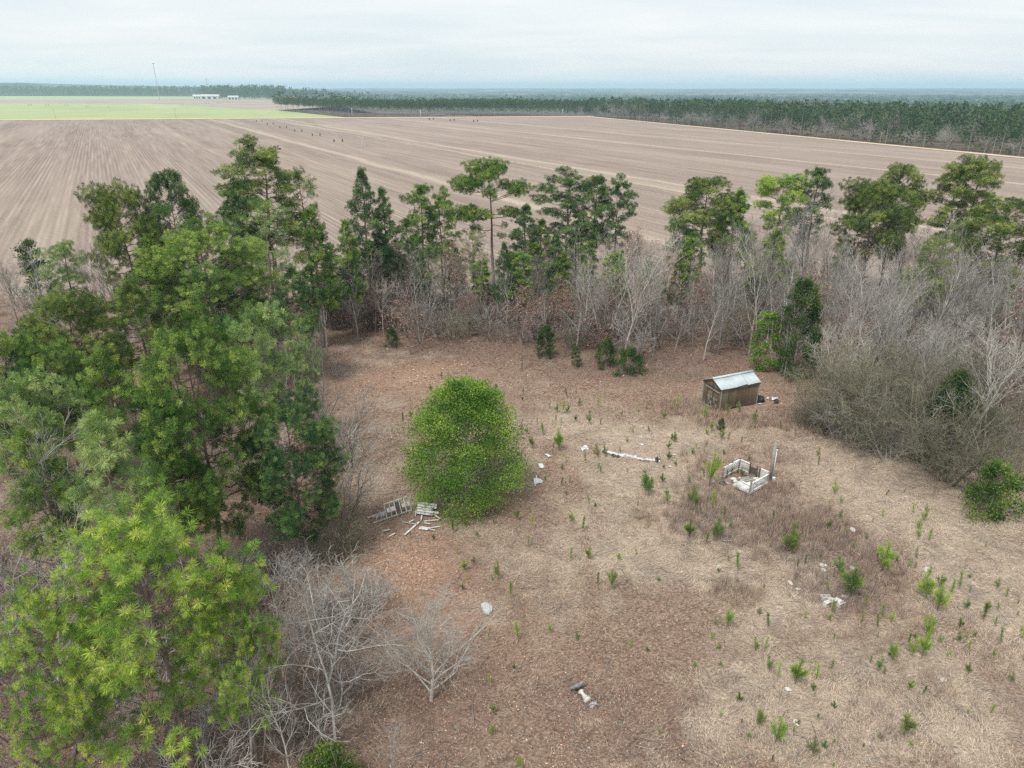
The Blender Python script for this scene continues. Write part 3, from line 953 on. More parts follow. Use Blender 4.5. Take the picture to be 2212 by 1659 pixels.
def leaf_cards(Gl, P, s0, s1, rng, jitter=0.1, nrm=None, tone=None, flatz=0.0):
    """small pointed leaves: folded kites of two triangles"""
    P = np.asarray(P, float); n = len(P)
    P = P + rng.normal(0, jitter, (n, 3))
    d = rng.normal(size=(n, 3))
    if nrm is not None: d = d + np.asarray(nrm) * 0.9
    if flatz: d[:, 2] *= (1 - flatz)
    d, A, B = frames(d)
    ph = rng.random(n) * 2 * PI
    w_ = A * np.cos(ph)[:, None] + B * np.sin(ph)[:, None]
    sz = rng.uniform(s0, s1, n)[:, None]
    v = np.stack([P, P + d * sz * 0.5 + w_ * sz * 0.30, P + d * sz, P + d * sz * 0.5 - w_ * sz * 0.30], 1)
    q = np.arange(n) * 4
    f = np.concatenate([np.stack([q, q + 1, q + 2], 1), np.stack([q, q + 2, q + 3], 1)])
    tn = rng.random(n) if tone is None else np.asarray(tone)
    Gl.add(v.reshape(-1, 3), f, np.repeat(tn, 4))

def evergreen_variant(name, seed, h, prof, nclump, nleaf, s0, s1, mat, bmat='bark_grey', zb=0.02, squash=1.0):
    """dense broadleaf crown to the ground: prof(rel) -> radius"""
    rng = np.random.default_rng(seed)
    Gt, Gl = Geo(), Geo()
    poly_tube(Gt, np.array([[0, 0, 0], [0.03, 0.02, h * 0.3], [-0.05, 0.04, h * 0.6], [0, 0, h * 0.92]]), 0.018 * h + 0.03, 0.02, 6)
    P, Nn, T = [], [], []
    nb = max(14, nclump // 11)
    for bq in range(nb):
        rel = ((bq + rng.random()) / nb) ** 0.9
        az = bq * 2.399 + rng.normal(0, 0.3)
        R = prof(rel) * (rng.uniform(0.70, 0.98) if bq % 4 else rng.uniform(0.3, 0.6))
        bc = np.array([math.cos(az) * R, math.sin(az) * R * squash, h * (zb + (0.97 - zb) * rel)])
        out_ = np.array([math.cos(az), math.sin(az), 0.35 + 0.5 * rel])
        br = (0.20 + 0.10 * rng.random()) * (0.72 * prof(rel) + 0.28 * prof(0.3)) + 0.10
        tb = np.clip(rng.normal(0.45, 0.17), 0, 1)
        s = np.array([0, 0, max(0.1, bc[2] - R * 0.45)])
        poly_tube(Gt, [s, (s + bc) / 2 + rng.normal(0, 0.08, 3), bc, bc + out_ * br * 0.7], 0.035, 0.008, 3)
        for k in range(max(4, int(nclump / nb * rng.uniform(0.7, 1.3)))):
            g = rng.normal(size=3); g /= np.linalg.norm(g)
            c = bc + (g + out_ * 0.35) * np.array([1, 1, 0.72]) * br * rng.random() ** 0.35
            c[2] = max(c[2], 0.06)
            rc = rng.uniform(0.24, 0.38) * br + 0.05
            q = rng.normal(0, 1, (nleaf, 3)) * rc * np.array([1, 1, 0.7])
            P.append(c + q); Nn.append(np.repeat((out_ + g * 0.6)[None], nleaf, 0))
            T.append(np.clip(tb + rng.normal(0, 0.13) + rng.normal(0, 0.10, nleaf), 0, 1))
    P = np.concatenate(P); P[:, 2] = np.maximum(P[:, 2], 0.03)
    leaf_cards(Gl, P, s0, s1, rng, 0.02, np.concatenate(Nn), np.concatenate(T))
    return (Gt.mesh(name + '_trunk', M[bmat], True), Gl.mesh(name + '_crown', M[mat])), h

PART_NAMES = {3: ('trunk', 'branches', 'crown'), 2: ('trunk', 'crown')}
def place(name, var, x, y, h, label, cat, group, sx=None, rz=None, names=None, z=None, tilt=(0, 0)):
    """a plant as an Empty at its foot that parents its parts; meshes are shared between alike plants"""
    meshes, h0 = var
    e = bpy.data.objects.new(name, None); COL.objects.link(e)
    e.empty_display_size = 0.3
    e.location = (x, y, (zat(x, y) if z is None else z) - 0.04)
    s = h / h0
    sxx = s if sx is None else sx
    e.scale = (sxx, sxx, s)
    e.rotation_euler = (tilt[0], tilt[1], random.random() * 6.28 if rz is None else rz)
    tag(e, label, cat, group)
    nn = names or PART_NAMES[len(meshes)]
    for pn, me in zip(nn, meshes):
        if me is not None:
            c = link(pn, me, e)
            if pn in ('crown', 'branches', 'twigs', 'dry_leaves'): c['kind'] = 'stuff'
    return e
random.seed(4)
# ================================================================== WHERE THINGS ARE (for telling look-alikes apart in words)
def vstand(tx, ty, by):
    return stand(tx, ty, by)
LANDMARKS = [
    (S(2180, 1200), 'the tin-roofed shed'), (S(2240, 1450), 'the broken lattice deck'), (V(1051, 1318), 'the pale boulder'),
    (V(1258, 1508), 'the toppled birdbath'), (V(1000, 1080), 'the big round evergreen'), (vstand(1065, 336, 640)[:2], 'the flat-topped pine'),
    (V(1795, 1308), 'the concrete blocks'), (V(1370, 990), 'the long white plastic roll'), (V(1160, 1042), 'the largest white sheet'),
    (V(850, 1112), 'the fallen white frame'), (V(918, 1510), 'the lone spreading bare tree'), (vstand(270, 1075, 1700)[:2], 'the nearest yellow-green pine'),
    (V(2165, 1105), 'the round bush at right edge'), (V(1700, 800), 'the dark holly behind the shed'), (vstand(380, 670, 1230)[:2], 'the big dark pine at left'),
    (vstand(560, 284, 690)[:2], 'the tallest pine'), (vstand(2105, 326, 650)[:2], 'the twin-trunk pine at right'), (vstand(1530, 378, 640)[:2], 'the wide pine right of centre'),
    (V(1365, 800), 'the white-limbed tree'), (vstand(780, 358, 690)[:2], 'the cone-topped pines'), (V(2060, 960), 'the olive thicket'),
    (V(1690, 1190), 'the bushy seedling below the deck'), (V(2150, 1000), 'the white-branched tree at right'), (V(2010, 1415), 'the seedling cluster at lower right'),
]
ORD = ['nearest', 'second nearest', 'third nearest', 'fourth nearest', 'fifth nearest', 'sixth nearest', 'seventh nearest', 'eighth nearest', 'ninth nearest', 'tenth nearest',
       'eleventh nearest', 'twelfth nearest', 'thirteenth nearest', 'fourteenth nearest', 'fifteenth nearest', 'sixteenth nearest', 'seventeenth nearest', 'eighteenth nearest', 'nineteenth nearest', 'twentieth nearest']
AUTO = []
def auto(o, desc, x, y):
    AUTO.append((o, desc, x, y)); return o
def resolve_labels():
    groups = {}
    for (o, desc, x, y) in AUTO:
        best = min(LANDMARKS, key=lambda l: (l[0][0] - x) ** 2 + (l[0][1] - y) ** 2)
        (lx, ly), ph = best
        u0, v0 = project(lx, ly); u1, v1 = project(x, y)
        ddx, ddy = u1 - u0, (v1 - v0) * 1.5
        rel = ('right of' if ddx > 0 else 'left of') if abs(ddx) > abs(ddy) else ('in front of' if ddy > 0 else 'behind')
        groups.setdefault((desc, rel, ph), []).append(((lx - x) ** 2 + (ly - y) ** 2, o))
    for (desc, rel, ph), lst in groups.items():
        lst.sort(key=lambda t: t[0])
        for i, (_, o) in enumerate(lst):
            if len(lst) == 1: o['label'] = f'{desc} {rel} {ph}'
            elif i < len(ORD): o['label'] = f'{desc}, {ORD[i]} {rel} {ph}'
            else: o['label'] = f'{desc}, among the farthest {rel} {ph}'

def setmat(o, mat):
    for c in o.children:
        if c.name.startswith('crown'):
            c.material_slots[0].link = 'OBJECT'; c.material_slots[0].material = M[mat]
    return o

# ================================================================== PINES
PV = {}
PV['near_open'] = pine_variant('pine_near_open', 101, 14, 0.30, 3.7, 'irregular', 84, 0.34, 0.017, 1.6, 52, 'pine_fresh', 0, 0.82, clump=1.12, mind=0.45)
PV['near_tuft'] = pine_variant('pine_near_tuft', 102, 14, 0.40, 2.5, 'cone', 84, 0.36, 0.017, 1.6, 42, 'pine_pale', 0, 0.82, clump=1.12, mind=0.46)
PV['mid_deep'] = pine_variant('pine_mid_deep', 113, 17, 0.26, 4.0, 'round', 78, 0.30, 0.028, 2.6, 64, 'pine_green', 1, 0.8, clump=1.0, mind=0.43)
PV['mid_big'] = pine_variant('pine_mid_big', 103, 17, 0.46, 4.0, 'round', 78, 0.30, 0.028, 2.8, 50, 'pine_green', 1, 0.75, clump=1.0, mind=0.40)
PV['mid_cone'] = pine_variant('pine_mid_cone', 104, 15, 0.42, 3.0, 'cone', 78, 0.30, 0.028, 2.8, 46, 'pine_green', 1, 0.8, clump=1.0, mind=0.40)
PV['mid_open'] = pine_variant('pine_mid_open', 105, 15, 0.46, 3.2, 'irregular', 78, 0.31, 0.026, 2.0, 40, 'pine_pale', 1, 0.8, clump=1.1, mind=0.46)
PV['round_a'] = pine_variant('pine_round_a', 106, 19, 0.44, 3.8, 'round', 46, 0.34, 0.044, 2.6, 50, 'pine_green', 1, 0.65, clump=0.95, mind=0.40)
PV['round_b'] = pine_variant('pine_round_b', 107, 19, 0.46, 3.6, 'irregular', 46, 0.34, 0.044, 2.7, 46, 'pine_green', 1, 0.62, clump=0.98, mind=0.40)
PV['flat_a'] = pine_variant('pine_flat_a', 108, 19, 0.56, 3.6, 'flat', 46, 0.34, 0.044, 2.7, 36, 'pine_green', 1, 0.6, mind=0.40)
PV['cone_a'] = pine_variant('pine_cone_a', 109, 17, 0.30, 2.6, 'cone', 46, 0.34, 0.044, 2.5, 56, 'pine_green', 1, 0.7, mind=0.40)
PV['thin_a'] = pine_variant('pine_thin_a', 110, 17, 0.42, 2.0, 'irregular', 46, 0.34, 0.044, 2.3, 46, 'pine_green', 1, 0.7, mind=0.40)
PV['airy'] = pine_variant('pine_airy', 111, 17, 0.42, 2.9, 'irregular', 40, 0.32, 0.034, 1.4, 38, 'pine_olive', 1, 0.7, mind=0.44)
D2 = math.pi / 180
PV['umbrella'] = pine_variant('pine_umbrella', 112, 19.5, 0.5, 4, 'flat', 46, 0.34, 0.046, 2.8, 10, 'pine_green', 1, 0.42, trunk_r=0.30, mind=0.37, clusters=[
    # height, heading (pi = left), reach, rise, clump radius, tufts
    (0.90, 0.4, 1.6, 0.75, 1.5, 60), (0.89, 2.7, 2.2, 0.55, 1.7, 70), (0.93, 1.6, 1.0, 0.9, 1.3, 45), (0.86, 4.6, 1.6, 0.6, 1.4, 45), (0.90, 5.6, 1.8, 0.6, 1.2, 40),
    (0.74, 3.15, 4.6, 0.45, 1.9, 85), (0.76, 2.7, 3.6, 0.6, 1.5, 55), (0.78, 3.6, 3.4, 0.5, 1.4, 50),
    (0.73, 0.05, 4.9, 0.40, 1.6, 60), (0.72, 6.1, 4.6, 0.42, 1.4, 45), (0.77, 0.5, 3.0, 0.5, 1.2, 35), (0.75, 4.7, 2.0, 0.5, 1.3, 35),
    (0.60, 3.2, 4.6, 0.16, 1.8, 75), (0.61, 3.7, 3.8, 0.16, 1.5, 55), (0.62, 2.8, 3.2, 0.2, 1.3, 40), (0.62, 4.2, 2.2, 0.2, 1.2, 35),
    (0.60, 0.2, 3.8, 0.22, 1.2, 34), (0.63, 6.0, 2.6, 0.2, 1.1, 26), (0.52, 3.4, 2.6, 0.1, 0.9, 18), (0.47, 0.2, 1.6, 0.0, 0.6, 8), (0.55, 5.9, 2.2, 0.05, 0.6, 7)])

# (top x, top y, foot row, half width px of the crown, variant, needle colour, label)
PINES = [
    (240, 378, 765, 82, 'mid_big', 'pine_olive', 'broad dense pine left of the tallest pine, leftmost of that clump'),
    (350, 362, 745, 60, 'round_a', 'pine_dark', 'dark rounded pine top just left of the tallest pine'),
    (562, 284, 700, 100, 'round_b', 'pine_olive', 'tallest pine of the left wood, dark crown rising over the field'),
    (648, 352, 690, 58, 'airy', 'pine_green', 'airy round-headed pine right of the tallest pine'),
    (505, 380, 735, 62, 'round_b', 'pine_dark', 'lower dark pine hugging the left side of the tallest pine'),
    (130, 515, 745, 58, 'mid_open', 'pine_pale', 'small light green pine near the left edge by the field'),
    (420, 468, 840, 138, 'mid_deep', 'pine_green', 'wide bright green pine in the middle of the left wood'),
    (320, 500, 830, 90, 'mid_cone', 'pine_green', 'pine behind the wide bright pine of the left wood'),
    (560, 425, 770, 56, 'airy', 'pine_pale', 'pale thin grey-green pine before the tallest pine'),
    (665, 445, 750, 58, 'cone_a', 'pine_green', 'green pine at the right end of the left wood'),
    (780, 358, 700, 52, 'cone_a', 'pine_dark', 'cone-topped dark pine, left one of the pair'),
    (822, 402, 690, 42, 'cone_a', 'pine_dark', 'cone-topped dark pine, right one of the pair'),
    (742, 470, 720, 40, 'cone_a', 'pine_green', 'lower green pine left of the cone-topped pair'),
    (875, 470, 690, 30, 'thin_a', 'pine_dark', 'slim dark pine between the cone-topped pair and the thin pair'),
    (905, 394, 668, 42, 'thin_a', 'pine_green', 'thin pine with bare lower trunk, left of the flat-topped pine'),
    (948, 398, 660, 44, 'round_b', 'pine_green', 'open pine just left of the flat-topped pine'),
    (1065, 336, 640, None, 'umbrella', 'pine_green', 'tall flat-topped pine with tiered spreading limbs and long bare trunk'),
    (1018, 490, 665, 34, 'airy', 'pine_olive', 'sparse small pine below left of the flat-topped pine'),
    (1138, 436, 650, 50, 'cone_a', 'pine_dark', 'dense dark pine right of the flat-topped pine, left of two'),
    (1172, 470, 645, 42, 'cone_a', 'pine_green', 'dense dark pine right of the flat-topped pine, right of two'),
    (1238, 357, 640, 74, 'round_b', 'pine_dark', 'broad dark pine with forked limbs right of centre'),
    (1290, 376, 638, 40, 'thin_a', 'pine_dark', 'narrow dark pine touching the broad forked pine'),
    (1332, 370, 640, 44, 'round_b', 'pine_dark', 'rightmost dark pine of the central clump'),
    (1248, 474, 648, 38, 'cone_a', 'pine_green', 'short green pine before the broad forked pine'),
    (1345, 535, 690, 20, 'cone_a', 'pine_fresh', 'little bright green spire pine among grey twigs'),
    (1530, 378, 640, 82, 'round_a', 'pine_olive', 'wide pine right of centre with layered crown'),
    (1592, 404, 655, 56, 'mid_cone', 'pine_green', 'bright pine leaning on the wide pine right of centre'),
    (1470, 450, 650, 40, 'airy', 'pine_dark', 'sparse dark pine at the left flank of the wide pine'),
    (1690, 364, 625, 62, 'flat_a', 'pine_fresh', 'flat-crowned yellow-green pine with bare stem at the field edge'),
    (1776, 353, 628, 40, 'thin_a', 'pine_dark', 'narrow dark pine beside the flat-crowned yellow-green pine'),
    (1676, 490, 720, 58, 'mid_cone', 'pine_olive', 'low olive pine standing in grey brush at right'),
    (1958, 350, 635, 58, 'round_a', 'pine_olive', 'tall back pine of the big pair at right'),
    (1900, 376, 655, 86, 'mid_big', 'pine_olive', 'big heavy-crowned pine, front of the pair at right'),
    (2092, 330, 650, 74, 'round_b', 'pine_olive', 'tall leaning-crowned pine at right, left of the twins'),
    (2122, 334, 642, 46, 'flat_a', 'pine_olive', 'tall pine at right, right one of the twins'),
    (2195, 425, 700, 92, 'round_a', 'pine_olive', 'pine cut by the right edge of the picture'),
    (2030, 503, 760, 58, 'airy', 'pine_olive', 'pale sparse pine in front of the twin pines at right'),
    (622, 566, 830, 62, 'mid_cone', 'pine_dark', 'dark blue-green cone pine at the wood corner'),
    (130, 612, 980, 120, 'mid_deep', 'pine_olive', 'broad dark pine at the left edge, halfway down'),
    (382, 668, 1235, 140, 'mid_deep', 'pine_green', 'big dark green pine in the left foreground with bright tips'),
    (610, 850, 1215, 105, 'mid_deep', 'pine_dark', 'dark pine bulging into the clearing from the left'),
    (560, 648, 1030, 90, 'mid_open', 'pine_pale', 'light green open pine behind the big dark pine'),
    (215, 748, 1130, 100, 'mid_cone', 'pine_green', 'green pine between the left edge and the big dark pine'),
    (40, 800, 1240, 110, 'mid_open', 'pine_pale', 'thin pale pine at the left edge above the nearest pine'),
    (205, 880, 1420, 118, 'near_tuft', 'pine_pale', 'pale tufted pine directly behind the nearest pine'),
    (272, 1076, 1690, 215, 'near_open', 'pine_fresh', 'nearest pine, large yellow-green crown at lower left'),
    (70, 1240, 1760, 130, 'near_open', 'pine_fresh', 'yellow-green pine at the lower left edge beside the nearest pine'),
    (470, 1200, 1660, 100, 'near_open', 'pine_fresh', 'yellow-green pine at the right side of the nearest pine'),
    (640, 730, 960, 46, 'mid_open', 'pine_pale', 'small pale pine beside the light open pine at the clearing'),
    (-20, 690, 1080, 110, 'mid_big', 'pine_green', 'green pine cut by the left edge under the broad dark pine'),
    (60, 905, 1330, 90, 'mid_cone', 'pine_green', 'green pine at the left edge above the yellow-green pines'),
    (330, 840, 1290, 90, 'mid_cone', 'pine_green', 'green pine crowding the left side of the big dark pine'),
    (285, 600, 900, 80, 'mid_cone', 'pine_olive', 'olive pine between the wide bright pine and the left edge'),
    (90, 730, 1090, 90, 'mid_big', 'pine_green', 'green pine below the broad dark left-edge pine'),
    (490, 540, 800, 60, 'mid_cone', 'pine_dark', 'dark pine just right of the wide bright pine'),
    (700, 1040, 1130, 26, 'cone_a', 'pine_dark', 'low dark young pine at the clearing edge on the left'),
]
rq = random.Random(31)
EXTRA = []
for i, (tx, ty) in enumerate([(715, 520), (760, 540), (800, 520), (845, 540), (870, 560), (925, 520), (985, 530), (1040, 560), (1090, 520), (1120, 540), (1200, 500), (1215, 540), (1275, 520), (1320, 540), (1410, 560), (1470, 540), (1620, 500), (1830, 520), (2075, 540), (2150, 560), (1860, 590), (1945, 580), (2010, 610), (2180, 600), (1500, 500), (1640, 560), (890, 500), (1155, 520), (700, 560)]):
    EXTRA.append((tx, ty, rq.uniform(650, 715), rq.uniform(22, 40), rq.choice(['thin_a', 'cone_a', 'airy', 'round_b']), rq.choice(['pine_green', 'pine_dark', 'pine_olive', 'pine_fresh']), None))
for (tx, ty, by, hw, vn, mt, lb) in PINES + EXTRA:
    x, y, h = stand(tx, ty, by)
    h = max(h, 1.5)
    (ms, h0) = PV[vn]
    sx = None
    if hw:
        dist = math.hypot(y, CAM_H - h * 0.7)
        want = hw * KV / FPX * dist
        cr0 = CROWN_R['pine_' + vn]
        sx = want / cr0
        sx = min(max(sx, 0.55 * h / h0), 1.7 * h / h0)
    o = place('pine_tree', PV[vn], x, y, h, lb or '', 'pine tree', 'pines of the near wood', sx, 0.0 if vn == 'umbrella' else None)
    if lb is None: auto(o, 'slim young pine', x, y)
    setmat(o, mt)

# ================================================================== BROADLEAF EVERGREENS
def egg(rmax, topf=0.15):
    return lambda r: rmax * max(0.04, (0.86 + 0.5 * r if r < 0.25 else max(0.0, math.cos((r - 0.25) / 0.77 * PI / 2)) ** 0.55 * (1 - topf) + topf * (1.15 - r)))
x, y, h = stand(1000, 822, 1072)
MAG = evergreen_variant('magnolia', 201, h, egg(3.7, 0.04), 2100, 38, 0.085, 0.15, 'leaf_magnolia')
place('evergreen_tree', MAG, x, y, h, 'big round yellow-green evergreen tree standing alone in the clearing', 'tree', None)
HOL = evergreen_variant('holly', 202, 6, egg(2.0, 0.12), 420, 30, 0.10, 0.20, 'leaf_dark')
BSH = evergreen_variant('bush', 203, 2.2, egg(1.5, 0.55), 190, 30, 0.08, 0.16, 'leaf_dark')
SPIRE = evergreen_variant('spire', 204, 5, egg(1.0, 0.05), 220, 30, 0.08, 0.16, 'leaf_dark')
for (tx, ty, by, hw, v, nm, mt, lb) in [
    (1745, 605, 815, 46, HOL, 'holly_tree', 'leaf_dark', 'tall dark holly behind the shed on the right'),
    (1665, 672, 800, 30, SPIRE, 'holly_tree', 'leaf_magnolia', 'narrow green holly left of the tall dark holly'),
    (2165, 1006, 1108, 68, BSH, 'evergreen_bush', 'leaf_mid', 'round green bush cut by the right edge'),
    (1312, 732, 790, 27, BSH, 'evergreen_bush', 'leaf_dark', 'rounded dark bush under the white-limbed tree, left part'),
    (1362, 752, 808, 34, BSH, 'evergreen_bush', 'leaf_dark', 'rounded dark bush under the white-limbed tree, right part'),
    (1180, 702, 770, 20, HOL, 'evergreen_bush', 'leaf_dark', 'upright dark bush below the central clump of pines'),
    (845, 712, 750, 16, BSH, 'evergreen_bush', 'leaf_dark', 'dark bush at the foot of the cone-topped pines'),
    (1152, 606, 655, 30, BSH, 'evergreen_bush', 'leaf_magnolia', 'bushy olive cedar by the two dense dark pines'),
    (912, 585, 675, 24, SPIRE, 'evergreen_bush', 'leaf_dark', 'upright cedar between the thin pines'),
    (2075, 800, 1000, 46, HOL, 'holly_tree', 'leaf_dark', 'dark holly showing inside the olive thicket'),
    (1245, 745, 790, 12, SPIRE, 'evergreen_bush', 'leaf_dark', 'small dark cedar near the rounded dark bushes'),
    (55, 515, 665, 36, SPIRE, 'cedar_tree', 'leaf_dark', 'grey-green cedar at the far left by the field'),
    (700, 1620, 1720, 64, BSH, 'evergreen_bush', 'leaf_mid', 'yellow-green bush at the bottom edge under bare branches'),
    (2010, 560, 690, 40, HOL, 'holly_tree', 'leaf_dark', 'dark evergreen half hidden in grey trees at right'),
    (1560, 905, 930, 10, BSH, 'evergreen_bush', 'leaf_dark', 'low dark shrub left of the shed door'),
]:
    x, y, h = stand(tx, ty, by)
    ms, h0 = v
    dist = math.hypot(y, CAM_H - h * 0.6)
    cr0 = {id(HOL): 2.2, id(BSH): 1.7, id(SPIRE): 1.15}[id(v)]
    sx = hw * KV / FPX * dist / cr0
    o = place(nm, v, x, y, h, lb, 'bush' if 'bush' in nm else 'tree', 'evergreen bushes and hollies', sx)
    setmat(o, mt)

# ================================================================== LEAFLESS TREES AND BRUSH
BN = ('limbs', 'twigs', 'dry_leaves')
BV = [
    bare_variant('bare_a', 301, 9, 'bark_grey', 0.50, (12, 7, 6), start=0.24, up=0.35, twig=0.008),
    bare_variant('bare_b', 302, 10, 'bark_grey', 0.45, (13, 7, 6), start=0.28, up=0.5, ang=(0.4, 0.8), twig=0.008),
    bare_variant('bare_c', 303, 8, 'bark_white', 0.55, (12, 8, 6), start=0.25, up=0.42, crooked=1.2, twig=0.008, r0=0.075),
    bare_variant('bare_d', 304, 9, 'bark_brown', 0.50, (12, 7, 6), start=0.2, up=0.30, twig=0.008),
    bare_variant('bare_e', 305, 7, 'bark_white', 0.60, (9, 7, 6), trunk=2, start=0.26, up=0.40, crooked=1.3, twig=0.008, r0=0.06),
    bare_variant('bare_f', 306, 8, 'bark_grey', 0.55, (8, 6, 5), trunk=3, start=0.26, up=0.4, twig=0.008),
    bare_variant('bare_g', 307, 7, 'bark_brown', 0.55, (9, 6, 5), start=0.2, up=0.25, leaves=0.8, twig=0.010),
    bare_variant('bare_h', 308, 11, 'bark_grey', 0.32, (14, 6, 5), start=0.30, up=0.6, ang=(0.35, 0.7), twig=0.008),
]
SHR = [
    bare_variant('brush_a', 321, 2.4, 'bark_grey', 0.6, (6, 5, 3), trunk=9, start=0.15, up=0.15, crooked=1.2, nlv=2, twig=0.010),
    bare_variant('brush_b', 322, 2.2, 'bark_brown', 0.6, (6, 5, 3), trunk=9, start=0.15, up=0.10, crooked=1.3, nlv=2, twig=0.010),
    bare_variant('brush_c', 323, 2.6, 'bark_olive', 0.6, (7, 6, 3), trunk=12, start=0.15, up=-0.05, crooked=1.1, nlv=2, twig=0.010),
    bare_variant('brush_d', 324, 2.0, 'bark_brown', 0.6, (6, 4, 3), trunk=7, start=0.2, up=0.1, crooked=1.2, leaves=0.5, nlv=2, twig=0.010),
]
OLIVE = bare_variant('thicket', 325, 4.6, 'bark_olive', 0.62, (8, 6, 5), trunk=13, start=0.12, up=-0.10, crooked=1.25, r0=0.04, twig=0.007)
OLIVE2 = bare_variant('thicket_b', 326, 4.6, 'bark_olive', 0.66, (7, 6, 5), trunk=8, start=0.18, up=0.22, crooked=1.5, r0=0.055, twig=0.007)
OLIVE3 = bare_variant('thicket_c', 327, 4.6, 'bark_grey', 0.60, (7, 6, 4), trunk=7, start=0.15, up=0.10, crooked=1.6, r0=0.05, twig=0.007)

rp = random.Random(77)
HAND = []   # trees placed one by one: (top x, top y, foot row, variant, label)
HAND += [
    (1360, 560, 800, 2, 'white-limbed bare tree standing over the rounded dark bush'),
    (1250, 590, 760, 0, 'bare grey tree left of the white-limbed tree'),
    (1128, 640, 800, 6, 'oak sapling with clinging brown leaves before the wood, centre'),
    (1225, 640, 770, 6, 'oak sapling with brown leaves right of the central sapling'),
    (1850, 690, 900, 4, 'white crooked bare tree rising from the olive thicket'),
    (1925, 640, 880, 2, 'white forked bare tree at the middle of the right wood'),
    (2035, 690, 900, 4, 'white bare tree right of the forked white tree'),
    (2150, 730, 1005, 2, 'large white-branched tree at the right edge of the clearing'),
    (2190, 760, 1000, 0, 'grey bare tree beside the large white-branched tree'),
    (1655, 560, 740, 0, 'spreading grey tree above the shed roof'),
    (1575, 590, 735, 3, 'brown twiggy tree left of the spreading grey tree'),
    (1760, 470, 700, 1, 'tall pale grey twiggy tree behind the holly'),
    (1420, 600, 750, 5, 'clump of pale stems right of the white-limbed tree'),
    (1705, 690, 812, 7, 'thin straight bare stem before the dark holly, left'),
    (1718, 660, 822, 7, 'thin straight bare stem before the dark holly, right'),
    (800, 570, 720, 3, 'dark bare tree under the cone-topped pines'),
    (980, 560, 690, 0, 'bare grey tree below the flat-topped pine, left'),
    (1100, 600, 700, 0, 'bare grey tree below the flat-topped pine, right'),
    (60, 560, 820, 2, 'white bare tree at the left edge near the field'),
    (230, 560, 800, 1, 'bare twiggy tree between the left pines'),
    (900, 600, 740, 5, 'clump of bare stems under the thin pines'),
    (880, 650, 765, 6, 'brown-leaved oak under the cone-topped pines'),
]
for (tx, ty, by, k, lb) in HAND:
    x, y, h = stand(tx, ty, by)
    ms, h0 = BV[k]
    place('bare_tree', BV[k], x, y, h, lb, 'bare tree', 'leafless trees of the wood', None, None, BN)

BLACK = [(S(2180, 1200), 4.2)]
USED = []
def scatter(poly, n, mind, fn, tries=60):
    us = [p[0] for p in poly]; vs = [p[1] for p in poly]
    pts = [V(a, b) for a, b in poly]
    X0, X1 = min(p[0] for p in pts), max(p[0] for p in pts); Y0, Y1 = min(p[1] for p in pts), max(p[1] for p in pts)
    got = 0
    for _ in range(n * tries):
        if got >= n: break
        x = rp.uniform(X0, X1); y = rp.uniform(Y0, Y1)
        u, v = project(x, y)
        if not inpoly(u, v, poly): continue
        if any((x - a) ** 2 + (y - b) ** 2 < mind * mind for a, b in USED): continue
        if any(math.hypot(x - c[0], y - c[1]) < r for c, r in BLACK): continue
        USED.append((x, y)); got += 1
        fn(x, y)
POLY_MID = [(735, 655), (1500, 645), (1500, 770), (1330, 772), (1150, 742), (900, 728), (742, 735)]
POLY_RIGHT = [(1500, 640), (2330, 640), (2330, 1010), (2180, 1010), (2000, 930), (1830, 850), (1770, 800), (1640, 782), (1500, 780)]
POLY_LEFT = [(-60, 660), (735, 655), (742, 800), (715, 960), (690, 1120), (560, 1230), (300, 1320), (-80, 1240)]
POLY_NEAR = [(-100, 1250), (560, 1240), (640, 1200), (760, 1160), (800, 1300), (790, 1500), (820, 1700), (-120, 1700)]
DESC = ['grey bare tree', 'tall grey twiggy tree', 'white-barked bare tree', 'brown bare tree', 'forked white bare tree', 'many-stemmed bare tree', 'brown-leaved oak sapling', 'slender straight bare tree']
def bare_at(ws, h0, h1):
    def fn(x, y):
        k = rp.choices(range(8), ws)[0]
        o = place('bare_tree', BV[k], x, y, rp.uniform(h0, h1), '', 'bare tree', 'leafless trees of the wood', None, None, BN, tilt=(rp.gauss(0, 0.05), rp.gauss(0, 0.05)))
        auto(o, DESC[k], x, y)
    return fn
SD = ['grey brush', 'brown brush', 'olive brush', 'dry-leaved brush']
def brush_at(ws, h0, h1):
    def fn(x, y):
        k = rp.choices(range(4), ws)[0]
        h = rp.uniform(h0, h1)
        o = place('brush', SHR[k], x, y, h, '', 'brush', 'leafless undergrowth', h / SHR[k][1] * rp.uniform(1.0, 1.5), None, BN)
        auto(o, SD[k] + ' clump', x, y)
    return fn
scatter(POLY_MID, 90, 1.8, bare_at([4, 4, 3, 4, 2, 3, 5, 5], 4.5, 9.5))
scatter(POLY_RIGHT, 125, 2.3, bare_at([6, 6, 5, 3, 4, 3, 1, 4], 6.0, 11.5))
scatter(POLY_LEFT, 48, 2.8, bare_at([4, 3, 2, 4, 2, 2, 1, 3], 5.0, 9.0))
scatter(POLY_MID, 120, 1.2, brush_at([4, 5, 2, 4], 1.4, 3.8))
scatter(POLY_RIGHT, 110, 1.5, brush_at([5, 4, 3, 2], 1.8, 4.4))
scatter(POLY_LEFT, 60, 1.8, brush_at([4, 4, 2, 1], 1.3, 3.0))
scatter(POLY_NEAR, 46, 1.5, brush_at([6, 3, 1, 0], 1.4, 3.4))
